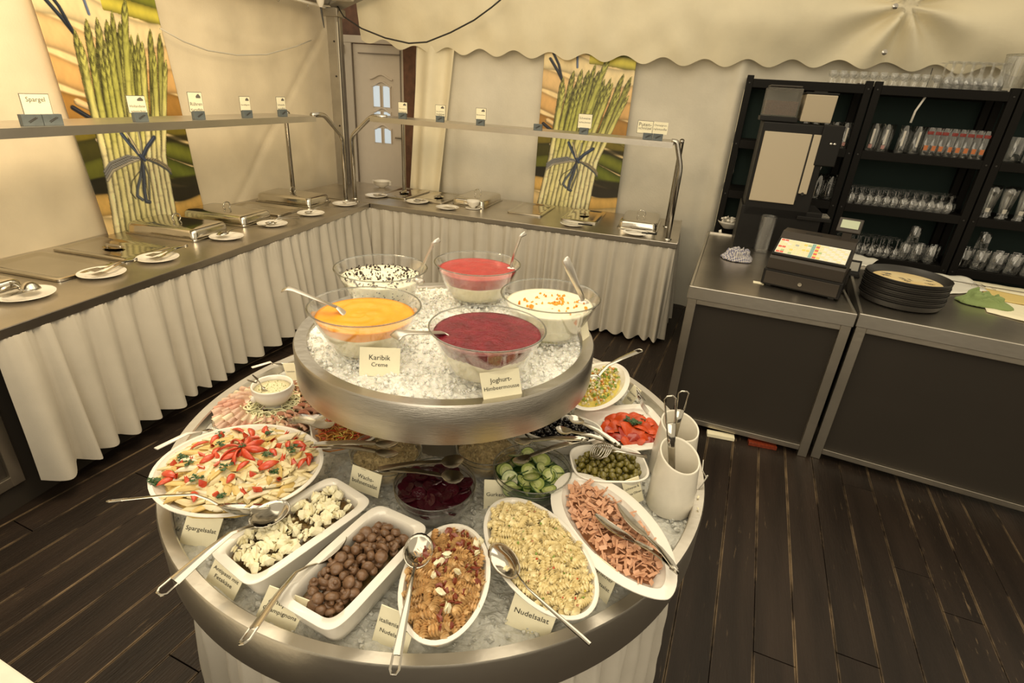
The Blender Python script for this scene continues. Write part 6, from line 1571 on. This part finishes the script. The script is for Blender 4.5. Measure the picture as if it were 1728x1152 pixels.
glasses(lin(x2*2+.10, x2*2+.70, 7), (.06, .16), z2, 'weizen', 'wheat_beer_glass', 'tall curved wheat beer glass with round white emblem in the right bay', 'wheat beer glasses, right bay', ('logo',))
glasses(lin(x2*2+.12, x2*2+.72, 6), (.07,), z1, 'mug', 'beer_mug', 'clear glass mug on the upper shelf of the right bay', 'mugs, right bay upper shelf', s=1.3)
glasses(lin(x2*2+.08, x2*2+.72, 7), (.06, .16), z3, 'mug', 'beer_mug', 'clear beer mug on the fourth shelf of the right bay', 'mugs, right bay fourth shelf', s=1.1)
g = thing('beer_mug', 'beer mug stacked on the others at the left of the right bay', 'glass', K(x2*2+.17, .08, z3+.15)); part('glass_body', ME['mug'], g)
zt_ = LV[0]+.0
glasses(lin(.60, 1.26, 11), (.06, .13), zt_, 'shot', 'small_glass', 'small clear footed glass standing on top of the black rack', 'small glasses on top of the rack', s=1.15)
glasses(lin(1.33, 1.62, 6), (.05, .13, .21), zt_, 'wine_up', 'wine_glass', 'stemmed glass standing upside down on top of the rack at the right', 'upturned glasses on top of the rack', s=1.25)
p = K(1.72, .10, zt_); g = thing('glass_vase', 'large clear glass vase on top of the rack at the right edge', 'vase', p)
MB().lathe([(0, 0), (.068, 0), (.072, .005), (.085, .23), (.088, .232), (.084, .232), (.067, .03), (0, .03)], 36).obj('vase_body', 'bar_glass', g, smooth='all')
MB().lathe([(.0865+.002*math.cos(t), .232+.002*math.sin(t)) for t in [k*PI/3 for k in range(6)]], 36, closed=True).obj('vase_rim', 'rim_glass', g, smooth='all')
tag(MB().tube([K(1.235, .03, 2.04), K(1.20, .05, 1.92), K(1.195, .05, 1.84)], .008, 6).obj('bar_spoon', 'porcelain', smooth='all'), 'white stick standing in a slim beer glass of the middle bay', 'stick')
tag(MB().tube([K(1.275, .3, 2.08), K(1.275, .3, 2.22)], .003, 6).obj('thin_rod', 'cable_black', smooth='all'), 'thin dark rod standing between the glasses on the rack', 'rod')
# things under / beside
MB().box((.0, .0, .0), (.9, .03, .5)).obj('floor_board', 'plywood', hw, loc=(0, 0, 0)).matrix_world = Matrix.Translation((1.0, 4.15, .10)) @ Matrix.Rotation(AK, 4, 'Z')
# ---- pale table corner close to the camera
q1, q2 = at(0, 1110, .74), at(60, 1152, .74); d = (q2-q1).normalized(); ang = math.atan2(d.y, d.x)
g = thing('side_table', 'corner of a pale table at the bottom left of the picture', 'table', q1, ang); g.location.z = 0
MB().box((.0, -.30, .725), (1.1, .60, .03)).obj('table_top', 'porcelain_matt', g, bevel=.004)
for x in (-.5, .5):
    for y in (-.06, -.54): MB().box((x, y, .355), (.045, .045, .71)).obj('leg', 'steel_dark', g, bevel=.003)

# ---------------------------------------------------------------- sub-parts: pieces that belong to one part
RULES = {'drawer_lock': 'drawer_front', 'key': 'keypad_frame', 'keypad_sheet': 'keypad_frame', 'display_screen': 'display_housing', 'lock': 'door_panel',
         'hopper_lid': 'bean_hopper', 'lid_grip': 'powder_hopper', 'lid_handle': 'domed_lid', 'lion_knob': 'tureen_body', 'lettering': 'card', 'house_drawing': 'card',
         'card_border': 'card', 'bowl_rim': 'bowl_body', 'bowl_groove': 'bowl_body', 'glass_rim': 'glass_bowl', 'leaf_emblem': 'slate_block', 'drip_grid_bar': 'drip_tray',
         'bottle_label': 'bottle_body', 'print_lettering': 'printed_base', 'print_sketch': 'printed_base', 'cup_handle': 'cup_body', 'vase_rim': 'vase_body', 'screen': 'terminal_body',
         'handle_plate': 'door_leaf', 'door_handle': 'door_leaf', 'pane': 'door_leaf', 'glazing_bar': 'door_leaf', 'arched_moulding': 'door_leaf', 'moulding': 'door_leaf'}
bpy.context.view_layer.update()
for root in [o for o in list(C.objects) if o.type == 'EMPTY' and o.parent is None]:
    kids = list(root.children); by = {}
    for k in kids: by.setdefault(k.name.split('.')[0], []).append(k)
    for k in kids:
        q = by.get(RULES.get(k.name.split('.')[0], ''))
        if q:
            tgt = q[0]
            if len(q) > 1 and len(k.data.vertices):
                cen = lambda o: o.matrix_local @ (sum((v.co for v in o.data.vertices), Vector())/len(o.data.vertices))
                ck = cen(k); tgt = min(q, key=lambda o: (cen(o)-ck).length)
            k.parent = tgt; k.matrix_parent_inverse = tgt.matrix_local.inverted()
